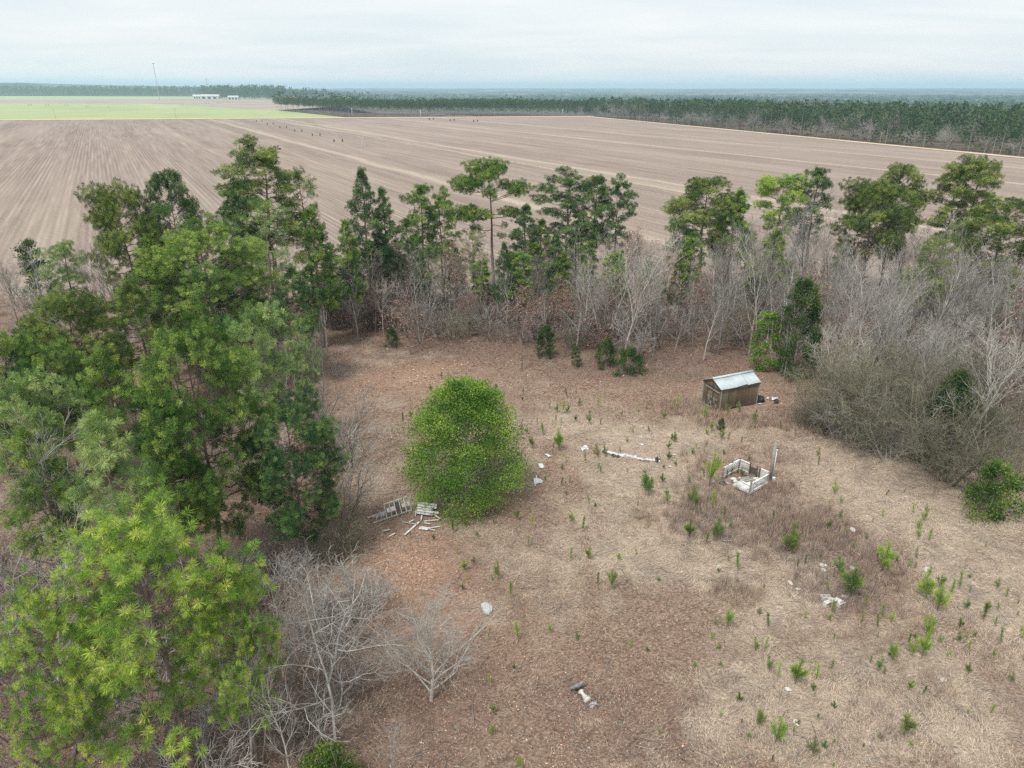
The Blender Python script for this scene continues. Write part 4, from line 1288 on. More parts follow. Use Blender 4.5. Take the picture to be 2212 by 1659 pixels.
# the olive thicket on the right side of the clearing
for i, (tx, ty, by) in enumerate([(1790, 790, 915), (1850, 775, 935), (1915, 790, 960), (1980, 800, 985), (2040, 850, 1010), (1900, 850, 975), (2090, 870, 1040), (1830, 850, 945), (1990, 760, 930), (1770, 850, 925), (2150, 930, 1065), (1940, 900, 1000), (1745, 875, 925), (1870, 900, 965), (2060, 950, 1030), (1960, 720, 900), (1830, 740, 890), (2100, 800, 975)]):
    x, y, h = stand(tx, ty, by)
    h *= rp.uniform(0.72, 1.22)
    o = place('thicket_shrub', (OLIVE2, OLIVE, OLIVE2, OLIVE3)[i % 4], x, y, h, '', 'shrub', 'olive thicket at the right of the clearing', h / 4.6 * rp.uniform(0.85, 1.25), None, BN)
    auto(o, 'olive-grey arching leafless shrub', x, y)

# bare trees at the lower left
NT1 = bare_variant('lone_tree', 341, 5.2, 'bark_white', 0.95, (24, 9, 7), start=0.12, up=0.16, ang=(0.7, 1.3), wig=0.13, r0=0.13, twig=0.006)
x, y, h = stand(918, 1290, 1512)
place('bare_tree', NT1, x, y, 4.1, 'lone spreading bare tree with pale branches at the bottom, left of centre', 'bare tree', 'leafless trees of the wood', None, 1.0, BN)
OAK1 = bare_variant('fallen_oak', 342, 8.5, 'bark_grey', 0.62, (11, 7, 6), start=0.18, up=0.12, ang=(0.8, 1.35), wig=0.26, crooked=1.3, r0=0.085, twig=0.006)
SLIM = bare_variant('slim_pale', 343, 6.5, 'bark_white', 0.42, (9, 5, 4), start=0.25, up=0.55, ang=(0.35, 0.75), wig=0.10, r0=0.06, twig=0.005)
for (tx, ty, by, v, rz, lb) in [
    (655, 1215, 1560, OAK1, 0.3, 'gnarled lichen-grey oak right of the nearest pine'),
    (700, 1330, 1660, OAK1, 2.4, 'low crooked lichen-grey oak at the bottom, left of the lone tree'),
    (600, 1290, 1480, BV[5], 1.1, 'many-stemmed grey bare tree behind the gnarled oak'),
    (760, 1215, 1330, BV[0], 0.4, 'grey bare tree at the clearing edge above the gnarled oak'),
    (500, 1440, 1690, SLIM, 0.2, 'slim pale forked tree at the bottom beside the pine trunks'),
    (600, 1500, 1700, SLIM, 2.2, 'slim pale tree at the bottom, second from the pine trunks'),
    (845, 1560, 1720, SLIM, 4.0, 'slim pale tree cut by the bottom edge near the leafy bush'),
    (40, 1250, 1560, BV[2], 3.0, 'white bare tree at the left edge beside the nearest pine'),
    (30, 960, 1330, BV[0], 2.0, 'grey bare tree at the left edge behind the pale tufted pine'),
    (740, 880, 1010, SHR[0], 2.0, 'grey leafless shrub spilling into the clearing on the left'),
    (745, 1010, 1110, SHR[0], 1.0, 'grey leafless shrub left of the fallen frame'),
    (740, 1110, 1200, SHR[2], 1.0, 'olive leafless shrub below left of the fallen frame'),
    (700, 1060, 1200, BV[3], 1.0, 'brown bare tree left of the fallen frame'),
]:
    x, y, h = stand(tx, ty, by)
    o = place('bare_tree', v, x, y, h, lb, 'bare tree', 'leafless trees of the wood', None, rz, BN)

# ================================================================== PINE SEEDLINGS
def seedling(name, seed, arms, K=30, nl=0.17, nw=0.012, low=0.22, width=1.0):
    rng = np.random.default_rng(seed)
    Gs, Gn = Geo(), Geo()
    TP, TD, TT = [], [], []
    def shoot(p, d, Ln, n, tone):
        p = np.array(p, float); d = np.array(d, float)
        pts = [p]
        for k in range(4):
            d = d + np.array([0, 0, 0.12]) + rng.normal(0, 0.04, 3); d /= np.linalg.norm(d)
            pts.append(pts[-1] + d * Ln / 4)
        poly_tube(Gs, pts, 0.018, 0.008, 4)
        pts = np.array(pts)
        for k in range(n):
            t = low + (1 - low) * (k + rng.random()) / n
            q = t * 4; i = min(int(q), 3); u = q - i
            TP.append(pts[i] * (1 - u) + pts[i + 1] * u); TD.append(d + rng.normal(0, 0.08, 3)); TT.append(np.clip(tone + rng.normal(0, 0.16) + 0.15 * (t - 0.5), 0, 1))
    shoot((0, 0, 0), (0, 0, 1), 0.92, 12, 0.5)
    for a in range(arms):
        az = a * 2.4 + rng.random()
        z = rng.uniform(0.08, 0.40)
        shoot((0, 0, z), (math.cos(az) * 0.9 * width, math.sin(az) * 0.9 * width, 0.75), rng.uniform(0.32, 0.5), 7, 0.5)
    needles1(Gn, TP, TD, TT, K, nl, nw, rng, 0.05, (0.2, 1.05), 0.03)
    return (Gs.mesh(name + '_stem', M['bark_brown']), Gn.mesh(name + '_needles', M['pine_fresh'])), 1.0
SV = [seedling('seedling_a', 401, 0), seedling('seedling_b', 402, 0, 20, 0.24), seedling('seedling_c', 403, 3), seedling('seedling_d', 404, 4, 18, 0.22), seedling('seedling_e', 405, 6, 18, 0.24, width=1.3), seedling('seedling_f', 406, 2, 16, 0.26)]
C5 = [(400,1085,70),(450,1050,50),(495,1100,60),(585,890,50),(455,960,40),(650,795,40),(1000,930,90),(1050,965,40),(1180,900,50),(1175,930,30),(1400,1020,50),(1435,1020,70),(1465,1020,50),(1390,1080,40),(1425,1095,35),(1515,1070,40),(1540,975,45),(1660,990,60),(1605,1095,80),(1170,1170,50),(1200,1165,40),(1310,1170,70),(1240,1255,80),(1415,1260,120),(1370,1285,35),(1270,1100,40),(1890,1150,30),(1855,1215,35),(1580,1345,70),(1665,1310,80),(1712,1310,75),(1810,1280,40),(1680,1415,50),(1480,1470,50),(1320,1450,30),(1995,1560,140),(2080,1480,60),(2115,1570,55),(2125,1325,60),(2120,1260,60),(2155,1210,60),(2165,1370,40),(2090,1060,45),(2170,1000,90),(1610,1615,50),(1645,1635,30),(1220,1659,40),(1920,1630,40),(1455,1550,30),(330,1160,35),(1975,995,30),(1925,1020,30),(1350,985,35)]
C8 = [(730,140,80),(810,95,50),(915,80,35),(985,85,45),(1245,110,70),(1500,75,60),(1560,130,90),(1210,245,70),(1485,320,75),(1595,310,80),(1020,440,110),(985,445,30),(1100,555,110),(800,380,60),(860,340,50),(812,445,40),(785,505,40),(750,275,45),(1660,480,85),(1750,500,120),(1150,830,110),(1350,770,50),(1525,830,55),(885,810,60),(965,1110,60),(985,1300,60),(985,1440,60),(1165,1645,60),(1880,880,40),(1120,1005,35),(2065,1445,40),(960,820,45),(880,170,40),(600,180,40),(1980,905,30),(445,170,35),(1140,50,60)]
C9 = [(40,175,120),(145,220,80),(220,190,130),(270,60,80),(355,390,100),(670,270,160),(285,750,110),(555,750,80),(1020,430,130),(1090,540,170),(1280,390,160),(1060,160,45),(1525,200,70),(1590,210,75),(1550,80,80),(1525,130,60),(1465,365,40),(1505,375,40),(1660,500,100),(1580,560,130),(1650,640,140),(1740,540,90),(1795,500,90),(1830,630,60),(1950,700,110),(1800,750,60),(2050,630,45),(2030,730,55),(2065,860,100),(1545,950,140),(1485,930,90),(1575,800,120),(1590,840,80),(1465,860,65),(1355,970,110),(1215,985,50),(1265,1040,70),(1855,890,60),(1845,820,50),(1890,810,45),(1665,850,55),(1725,925,30),(560,1050,100),(610,1100,95),(725,1130,150),(860,1105,90),(525,920,80),(1460,1160,60),(1550,1190,60),(1855,1040,60),(495,1410,100),(595,1510,130),(840,1590,100),(1435,1450,140),(970,1659,30),(580,1610,40),(840,1180,50),(1165,630,80),(1295,680,70),(1150,730,60),(945,710,45),(1265,760,80),(960,660,80),(740,365,45),(1100,250,45),(1015,60,45),(1290,50,50),(1190,195,40),(2200,820,50)]
C6 = [(135,1065,80),(460,1090,80),(635,1130,50),(185,1140,60),(155,1165,40),(290,1205,60),(250,1200,60),(375,1220,40),(170,1500,190),(45,1620,110),(85,1640,90),(190,1655,110),(300,1040,70),(370,1020,60),(85,1255,35),(985,1560,75),(1025,1610,45),(950,1640,40),(690,1640,30),(465,1125,30)]
rs = random.Random(9)
CX = []
POLY_SEED = [(1180, 850), (1480, 880), (1500, 960), (1700, 940), (1850, 1000), (2100, 1120), (2212, 1180), (2212, 1640), (1560, 1640), (1480, 1400), (1250, 1200), (1180, 1000)]
while len(CX) < 95:
    u, v_ = rs.uniform(1150, 2212), rs.uniform(850, 1640)
    if inpoly(u, v_, POLY_SEED): CX.append((u * 3, v_ * 3, rs.uniform(22, 62)))
for (ox, oy, lst) in ((737, 553, C5), (737, 1106, C8), (1474.6, 1106, C9), (1474.6, 553, C6), (0, 0, CX)):
    for (cx, cy, hh) in lst:
        bx, by = ox + cx / 3.0, oy + cy / 3.0
        x, y = V(bx, by)
        r = ray(bx * KV, (by - hh / 3.0) * KV)
        h = max(0.3, CAM_H + y / r[1] * r[2])
        k = rs.choice([2, 3, 4, 4]) if hh >= 120 else rs.choice([0, 1, 2, 3, 5]) if hh >= 60 else rs.choice([0, 1, 5, 2])
        wd = h * rs.uniform(0.62, 0.95) if h > 0.8 else max(h * 0.9, 0.42)
        o = place('pine_seedling', SV[k], x, y, h * 1.2, '', 'pine seedling', 'young pine seedlings in the clearing', wd, tilt=(rs.gauss(0, 0.10), rs.gauss(0, 0.10)))
        mt = rs.choices(['pine_fresh', 'pine_green', 'pine_olive', 'pine_pale'], [4, 4, 3, 1])[0]
        for c in o.children:
            if c.name.startswith('crown'):
                c.name = 'needles'; c['kind'] = 'stuff'; c.material_slots[0].link = 'OBJECT'; c.material_slots[0].material = M[mt]
            else:
                c.name = 'stem'
        size = 'tiny' if h < 0.6 else 'knee-high' if h < 1.0 else 'waist-high' if h < 1.6 else 'tall'
        colr = {'pine_fresh': 'bright', 'pine_green': 'green', 'pine_olive': 'olive', 'pine_pale': 'pale'}[mt]
        auto(o, f'{size} {colr} pine seedling', x, y)
# ================================================================== SHED
def empty(name, loc, rz=0.0, label='', cat='', group=None):
    e = bpy.data.objects.new(name, None); COL.objects.link(e)
    e.location = loc; e.rotation_euler = (0, 0, rz); e.empty_display_size = 0.3
    return tag(e, label, cat, group)

def prism(name, pts, t, mat, parent=None, axis='y'):
    """flat outline (list of (u,z)) given thickness t; u runs along x, thickness along y"""
    bm = bmesh.new()
    a = [bm.verts.new((p[0], -t / 2, p[1])) for p in pts]
    b = [bm.verts.new((p[0], t / 2, p[1])) for p in pts]
    n = len(pts)
    bm.faces.new(a); bm.faces.new(b[::-1])
    for i in range(n):
        bm.faces.new((a[i], b[i], b[(i + 1) % n], a[(i + 1) % n]))
    bmesh.ops.recalc_face_normals(bm, faces=bm.faces[:])
    m = bpy.data.meshes.new(name); bm.to_mesh(m); bm.free(); m.materials.append(mat)
    return link(name, m, parent)

def build_shed():
    fr = S(2157.7, 1237.3); br = S(2271, 1212)
    ang = math.atan2(br[1] - fr[1], br[0] - fr[0]) - 0.02
    Wd, Ln, Hw, Rh = 2.55, 4.35, 2.22, 0.62
    e = empty('storage_shed', (fr[0], fr[1], zat(*fr) - 0.03), ang, 'small weathered wooden shed with pale tin roof and leaning door', 'shed')
    # local axes: x along the long side (away to the right), y across to the far-left side
    rs2 = random.Random(3)
    # floor skids
    for yy in (0.25, Wd - 0.25):
        bar('floor_skid', (0.05, yy, 0.06), (Ln - 0.05, yy, 0.06), 0.12, 0.12, M['dark_wood'], e)
    link('floor', box_mesh('floor', Ln - 0.1, Wd - 0.1, 0.06, M['dark_wood']), e, (Ln / 2, Wd / 2, 0.16))
    # boards of the two long walls
    n = 22; bw = Ln / n
    pm = [box_mesh('plank', bw - 0.014, 0.035, Hw - 0.12, M['siding'], 0.004), box_mesh('plank', bw - 0.02, 0.030, Hw - 0.12, M['siding'], 0.004)]
    for yy in (0.0, Wd):
        for i in range(n):
            link('plank', pm[i % 2], e, ((i + 0.5) * bw, yy + rs2.uniform(-0.006, 0.006), 0.10 + Hw / 2 + rs2.uniform(-0.015, 0.01)))
    # sheathing behind the boards keeps the joints dark
    for yy in (0.035, Wd - 0.035):
        link('sheathing', box_mesh('sheathing', Ln - 0.06, 0.02, Hw - 0.16, M['dark_wood']), e, (Ln / 2, yy, 0.10 + Hw / 2))
    # front (x=0) and rear gable walls: boards cut to the roof slope
    n2 = 13; bw2 = Wd / n2
    for xx, front in ((0.0, True), (Ln, False)):
        for i in range(n2):
            yc = (i + 0.5) * bw2
            if front and 0.32 < yc < 1.98:
                z0 = 1.78
            else:
                z0 = 0.13
            topz = 0.10 + Hw + Rh * (1 - abs(yc - Wd / 2) / (Wd / 2)) - 0.07
            o = link('plank', box_mesh('plank', 0.034, bw2 - 0.014, topz - z0, M['siding'], 0.004), e, (xx + rs2.uniform(-0.006, 0.006), yc, (topz + z0) / 2))
        pr = prism('sheathing', [(-Wd / 2 + 0.05, 0.12), (Wd / 2 - 0.05, 0.12), (Wd / 2 - 0.05, Hw), (0, Hw + Rh - 0.05), (-Wd / 2 + 0.05, Hw)] if not front else
                   [(-Wd / 2 + 0.05, 1.8), (Wd / 2 - 0.05, 1.8), (Wd / 2 - 0.05, Hw), (0, Hw + Rh - 0.05), (-Wd / 2 + 0.05, Hw)], 0.02, M['dark_wood'], e)
        pr.rotation_euler = (0, 0, PI / 2); pr.location = (xx + (0.035 if front else -0.035), Wd / 2, 0.02)
    # corner posts
    for xx in (-0.02, Ln + 0.02):
        for yy in (-0.02, Wd + 0.02):
            bar('corner_post', (xx, yy, 0.05), (xx, yy, 0.10 + Hw - 0.02), 0.09, 0.09, M['grey_wood'], e)
    # header boards over the door
    bar('header_board', (-0.05, 0.12, 1.80), (-0.05, 2.22, 1.88), 0.035, 0.10, M['grey_wood'], e)
    bar('gable_trim', (-0.045, 0.04, 2.09), (-0.045, Wd - 0.04, 2.17), 0.03, 0.12, M['dark_wood'], e)
    # double door: two leaves with framing and crossed lower braces
    for (y0, y1, lx) in ((0.34, 1.12, -0.012), (1.15, 1.96, 0.03)):
        link('door_panel', box_mesh('door_panel', 0.03, y1 - y0, 1.62, M['siding'], 0.004), e, (lx, (y0 + y1) / 2, 0.97))
        d = [c for c in e.children if c.name.startswith('door_panel')][-1]
        w2 = (y1 - y0) / 2
        for yy in (-w2 + 0.04, w2 - 0.04):
            bar('door_stile', (-0.032, yy, -0.80), (-0.032, yy, 0.80), 0.025, 0.08, M['dark_wood'], d)
        bar('door_rail', (-0.034, -w2 + 0.08, 0.02), (-0.034, w2 - 0.08, 0.06), 0.028, 0.09, M['grey_wood'], d)
        bar('door_rail', (-0.034, -w2 + 0.08, 0.74), (-0.034, w2 - 0.08, 0.74), 0.028, 0.09, M['dark_wood'], d)
        bar('door_rail', (-0.034, -w2 + 0.08, -0.74), (-0.034, w2 - 0.08, -0.74), 0.028, 0.09, M['dark_wood'], d)
        bar('door_brace', (-0.040, w2 - 0.10, -0.02), (-0.040, -w2 + 0.10, -0.70), 0.028, 0.08, M['grey_wood'], d)
        bar('door_brace', (-0.052, -w2 + 0.10, -0.06), (-0.052, w2 - 0.12, -0.66), 0.022, 0.07, M['dark_wood'], d)
    # roof: corrugated tin sheets on two slopes, ridge cap; one sheet slipped below the eave
    th = math.atan2(Rh, Wd / 2); sl = math.hypot(Rh, Wd / 2)
    def sheet_roof(nm, x0, x1, s0, s1, side, lift, skew=0.0):
        nx = max(6, int((x1 - x0) / 0.09)); verts = []; faces = []
        for k in range(2):
            for i in range(nx + 1):
                xx = x0 + (x1 - x0) * i / nx
                s = (s0, s1)[k] + (skew * (i / nx) if k else 0)
                wv = 0.004 * (i % 2) + lift + 0.01 * math.sin(xx * 3.1 + s)
                yy = Wd / 2 - side * (s * math.cos(th) - wv * math.sin(th)) if side > 0 else Wd / 2 + (s * math.cos(th) - wv * math.sin(th))
                zz = 0.10 + Hw + Rh - s * math.sin(th) + wv * math.cos(th)
                verts.append((xx, yy, zz))
        nv = len(verts)
        verts += [(a, b, c - 0.012) for a, b, c in verts]
        for i in range(nx):
            a, b, c, d = i, i + 1, nx + 1 + i + 1, nx + 1 + i
            faces += [(a, b, c, d), (a + nv, d + nv, c + nv, b + nv)]
            faces += [(d, c, c + nv, d + nv), (a + nv, b + nv, b, a)]
        faces += [(0, nx + 1, nx + 1 + nv, nv), (nx, nx + nv, 2 * nx + 1 + nv, 2 * nx + 1)]
        m = mesh_np(nm, np.array(verts), np.array(faces), M['tin'])
        return link(nm, m, e)
    sheet_roof('roof_sheet', -0.18, 1.62, 0.02, sl + 0.14, 1, 0.035)
    sheet_roof('roof_sheet', 1.50, 3.05, 0.03, sl + 0.20, 1, 0.062, -0.16)
    sheet_roof('roof_sheet', 2.92, Ln + 0.20, 0.02, sl + 0.12, 1, 0.035)
    sheet_roof('roof_sheet', -0.18, 2.20, 0.02, sl + 0.16, -1, 0.035)
    sheet_roof('roof_sheet', 2.10, Ln + 0.20, 0.03, sl + 0.12, -1, 0.060)
    for side in (1, -1):
        v = []
        for xx in (-0.2, Ln + 0.22):
            v += [(xx, Wd / 2, 0.10 + Hw + Rh + 0.105), (xx, Wd / 2 - side * 0.20 * math.cos(th), 0.10 + Hw + Rh + 0.098 - 0.20 * math.sin(th))]
        o = mesh_np('ridge_cap', np.array(v), np.array([(0, 1, 3, 2)]), M['tin'])
        oo = link('ridge_cap', o, e); md = oo.modifiers.new('thick', 'SOLIDIFY'); md.thickness = 0.008
    # fascia boards under the eaves and rakes
    for yy in (-0.10, Wd + 0.10):
        bar('fascia_board', (-0.12, yy, 0.10 + Hw - 0.10), (Ln + 0.14, yy, 0.10 + Hw - 0.10), 0.025, 0.10, M['dark_wood'], e)
    for xx in (-0.13, Ln + 0.15):
        for side in (0, 1):
            ye = -0.06 if side == 0 else Wd + 0.06
            bar('rake_board', (xx, ye, 0.10 + Hw - 0.07), (xx, Wd / 2 + (-0.01 if side == 0 else 0.01), 0.10 + Hw + Rh - 0.06), 0.03, 0.11, M['dark_wood'], e)
    return e
build_shed()

# ================================================================== BROKEN DECK WITH LATTICE RAIL
def lattice(name, w_, h_, parent, mat, pitch=0.115, sw=0.034):
    """crossed slats in a frame, lying in the local xz plane from (0,0) to (w,h)"""
    G_ = Geo()
    P0, P1 = [], []
    def clip(c, s):
        # line z = s*x + c inside the rectangle
        pts = []
        for xx in (0, w_):
            zz = s * xx + c
            if 0 <= zz <= h_: pts.append((xx, zz))
        for zz in (0, h_):
            xx = (zz - c) / s
            if 0 < xx < w_: pts.append((xx, zz))
        return pts[:2] if len(pts) >= 2 else None
    cube = np.array([[-.5, -.5, -.5], [.5, -.5, -.5], [.5, .5, -.5], [-.5, .5, -.5], [-.5, -.5, .5], [.5, -.5, .5], [.5, .5, .5], [-.5, .5, .5]])
    cf = np.array([[0, 2, 1], [0, 3, 2], [4, 5, 6], [4, 6, 7], [0, 1, 5], [0, 5, 4], [1, 2, 6], [1, 6, 5], [2, 3, 7], [2, 7, 6], [3, 0, 4], [3, 4, 7]])
    for s in (1.0, -1.0):
        c = -w_ if s > 0 else 0
        while c < (h_ if s > 0 else h_ + w_):
            q = clip(c, s)
            if q:
                (x0, z0), (x1, z1) = q
                Ls = math.hypot(x1 - x0, z1 - z0)
                if Ls > 0.04:
                    d = np.array([(x1 - x0) / Ls, 0, (z1 - z0) / Ls]); nn = np.array([-d[2], 0, d[0]]); yy = np.array([0, 1, 0])
                    cen = np.array([(x0 + x1) / 2, 0.005 * s, (z0 + z1) / 2])
                    v = cen + cube[:, 0:1] * Ls * d + cube[:, 1:2] * 0.008 * yy + cube[:, 2:3] * sw * nn
                    G_.add(v, cf)
            c += pitch * 1.41
    o = link(name, G_.mesh(name, mat), parent)
    return o

def build_deck():
    B = S(2216, 1407, 0.35); A = S(2163, 1426, 0.35); C = S(2303, 1446, 0.35)
    ang = math.atan2(C[1] - B[1], C[0] - B[0])       # local x: from the back corner B to the pole corner C
    e = empty('broken_deck', (B[0], B[1], zat(B[0], B[1]) - 0.02), ang, 'broken white deck with lattice rails filled with boards and rubble', 'deck')
    Wx = math.hypot(C[0] - B[0], C[1] - B[1]); Dy = 2.35
    # local y: towards the camera-left side is negative
    zf = 0.36
    pl = box_mesh('deck_board', Wx, 0.135, 0.035, M['dirty_white'], 0.006)
    rk = random.Random(8)
    for i in range(16):
        yy = -0.08 - i * 0.146
        sag = 0
        Lf = 1.0
        Lf = (0.34 + 0.04 * i) if i < 6 else rk.uniform(0.52, 0.70)        # rotted away on the far-left half
        m = pl if Lf == 1.0 else box_mesh('deck_board', Wx * Lf, 0.135, 0.035, M['dirty_white'], 0.006)
        link('deck_board', m, e, (Wx - Wx * Lf / 2 + rk.uniform(-0.02, 0.02), yy, zf + rk.uniform(-0.012, 0.012)), (rk.uniform(-0.03, 0.03), rk.uniform(-0.02, 0.02), rk.uniform(-0.012, 0.012)))
    for yy in (-0.06, -1.2, -Dy + 0.02):
        bar('joist', (0.05 if yy > -0.1 else Wx * 0.4, yy, zf - 0.10), (Wx - 0.05, yy, zf - 0.10), 0.05, 0.16, M['grey_wood'], e)
    bar('skirt_board', (Wx * 0.45, -Dy - 0.05, zf - 0.06), (Wx, -Dy - 0.05, zf - 0.03), 0.03, 0.20, M['white_wood'], e)
    bar('skirt_board', (Wx + 0.06, 0, zf - 0.05), (Wx + 0.06, -Dy, zf - 0.05), 0.03, 0.20, M['white_wood'], e)
    # rail posts
    posts = [(0, 0, 0.98, 'dark_wood'), (0, -0.95, 0.94, 'dark_wood'), (0, -1.55, 0.90, 'dark_wood'), (0.0, -2.1, 0.88, 'grey_wood'),
             (0.95, 0, 0.96, 'dark_wood'), (1.55, 0.0, 0.90, 'dark_wood'), (1.80, 0, 0.90, 'dark_wood'), (Wx, 0.0, 0.92, 'grey_wood'), (Wx, -Dy, 1.05, 'grey_wood')]
    for (px_, py_, hh, mt) in posts:
        bar('rail_post', (px_, py_, 0.02), (px_ + rk.uniform(-0.02, 0.02), py_, zf + hh), 0.095, 0.095, M[mt], e)
    # lattice: left side (B towards A), back side in two pieces with a gap, right side (C to D)
    def panel(x0, y0, x1, y1, z0, z1, tilt=0):
        Lp = math.hypot(x1 - x0, y1 - y0)
        o = lattice('lattice_panel', Lp, z1 - z0, e, M['white_wood'])
        z1 += rk.uniform(-0.03, 0.03); tilt = tilt + rk.uniform(-0.09, 0.09)
        o.location = (x0, y0, z0); o.rotation_euler = (tilt, 0, math.atan2(y1 - y0, x1 - x0))
        bar('top_rail', (x0, y0, z1 + 0.03), (x1, y1, z1 + 0.03), 0.10, 0.045, M['white_wood'], e)
        bar('bottom_rail', (x0, y0, z0 - 0.03), (x1, y1, z0 - 0.03), 0.06, 0.06, M['white_wood'], e)
        return o
    panel(0, -0.05, 0, -2.05, zf + 0.08, zf + 0.84)
    panel(0.05, 0, 0.92, 0, zf + 0.10, zf + 0.84)
    panel(1.86, 0, Wx - 0.05, 0, zf + 0.06, zf + 0.80)
    bar('gap_board', (1.0, 0.03, zf + 0.35), (1.5, 0.03, zf + 0.38), 0.03, 0.55, M['dark_wood'], e)
    panel(Wx + 0.0, -0.06, Wx, -Dy + 0.06, zf + 0.04, zf + 0.66)
    return e, ang, (B, Wx, Dy, zf)
DECK, dang, (DB, DWx, DDy, Dzf) = build_deck()
def dk(lx, ly):
    c, s = math.cos(dang), math.sin(dang)
    return DB[0] + c * lx - s * ly, DB[1] + s * lx + c * ly
def plank_thing(name, p0, p1, w_, t_, mat, label, cat, group):
    o = bar(name, p0, p1, w_, t_, mat)
    return tag(o, label, cat, group)
DZ = DECK.location.z + Dzf
GR = 'loose boards lying on the deck'
for i, (a, b, lb) in enumerate([((1.3, -0.5), (0.9, -1.5), 'loose grey board on the deck floor nearest the back rail'), ((1.55, -0.45), (1.2, -1.55), 'loose grey board lying beside it on the deck, middle one'),
                                ((1.8, -0.5), (1.5, -1.5), 'loose grey board on the deck closest to the pole'), ((1.2, -1.5), (2.2, -1.7), 'loose white board lying across the deck front')]):
    p = dk(*a); q = dk(*b)
    plank_thing('loose_board', (p[0], p[1], DZ + 0.06), (q[0], q[1], DZ + 0.05 + 0.02 * i), 0.12, 0.03, M['grey_wood'] if i < 3 else M['white_wood'], lb, 'board', GR)
# rubble spilled where the floor rotted away
def rock_mesh(name, r, seed, mat, sq=(1, 1, 0.7), sub=2, rough=0.25):
    bm = bmesh.new(); bmesh.ops.create_icosphere(bm, subdivisions=sub, radius=r)
    rg = random.Random(seed)
    ph = [rg.uniform(0, 6) for _ in range(6)]
    for v in bm.verts:
        c = v.co
        k = 1 + rough * (math.sin(c.x / r * 2.1 + ph[0]) * math.sin(c.y / r * 2.6 + ph[1]) + 0.6 * math.sin(c.z / r * 4.2 + ph[2]) * math.sin(c.x / r * 4.7 + ph[3])) + rg.uniform(-0.05, 0.05)
        v.co = Vector((c.x * sq[0], c.y * sq[1], c.z * sq[2])) * k
    m = bpy.data.meshes.new(name); bm.to_mesh(m); bm.free(); m.materials.append(mat)
    return m
for i, (lx, ly, r, mt, lb) in enumerate([(0.75, -1.75, 0.20, 'concrete', 'pale rubble lump on the deck by the front boards'), (1.0, -1.95, 0.16, 'concrete', 'smaller pale rubble lump at the deck front'),
                                         (0.55, -2.1, 0.14, 'concrete_dark', 'grey rubble lump spilling off the deck'), (0.35, -2.45, 0.25, 'black_plastic', 'black bagged rubbish in front of the deck'), (-0.3, -2.75, 0.15, 'concrete', 'pale pinkish lump left of the black rubbish')]):
    x, y = dk(lx, ly)
    tag(link('rubble_lump', rock_mesh('rubble_lump', r, 50 + i, M[mt], (1.2, 0.9, 0.6)), None, (x, y, (DZ if i < 2 else zat(x, y)) + r * 0.35), (0, 0, i)), lb, 'rubble', 'rubble at the broken deck')

# service pole at the deck corner
px_, py_ = S(2304, 1450)
e = empty('utility_post', (px_ + 0.1, py_, zat(px_, py_)), 0, 'grey wooden service post with white conduit and meter box beside the deck', 'post')
def cyl(name, r0, r1, h, mat, parent, loc=(0, 0, 0), n=10, rot=(0, 0, 0)):
    v, f = tubes([[0, 0, 0]], [[0, 0, h]], [r0], [r1], n)
    top = np.array([[0, 0, h]]); v = np.concatenate([v, top, [[0, 0, 0]]])
    f = np.concatenate([f, [[n + i, n + (i + 1) % n, 2 * n] for i in range(n)], [[(i + 1) % n, i, 2 * n + 1] for i in range(n)]])
    return link(name, mesh_np(name, v, f, mat), parent, loc, rot)
cyl('post', 0.14, 0.115, 3.45, M['grey_wood'], e)
cyl('conduit', 0.035, 0.035, 2.45, M['white_wood'], e, (0.17, -0.02, 0.35), 8)
link('meter_box', box_mesh('meter_box', 0.26, 0.16, 0.42, M['white_wood'], 0.02), e, (0.24, -0.06, 0.32))
link('conduit_head', rock_mesh('conduit_head', 0.07, 5, M['white_wood'], (1, 1, 1.2), 2, 0.05), e, (0.17, -0.02, 2.82))
link('bracket', box_mesh('bracket', 0.30, 0.05, 0.05, M['dark_wood'], 0.008), e, (0.22, 0, 2.98))

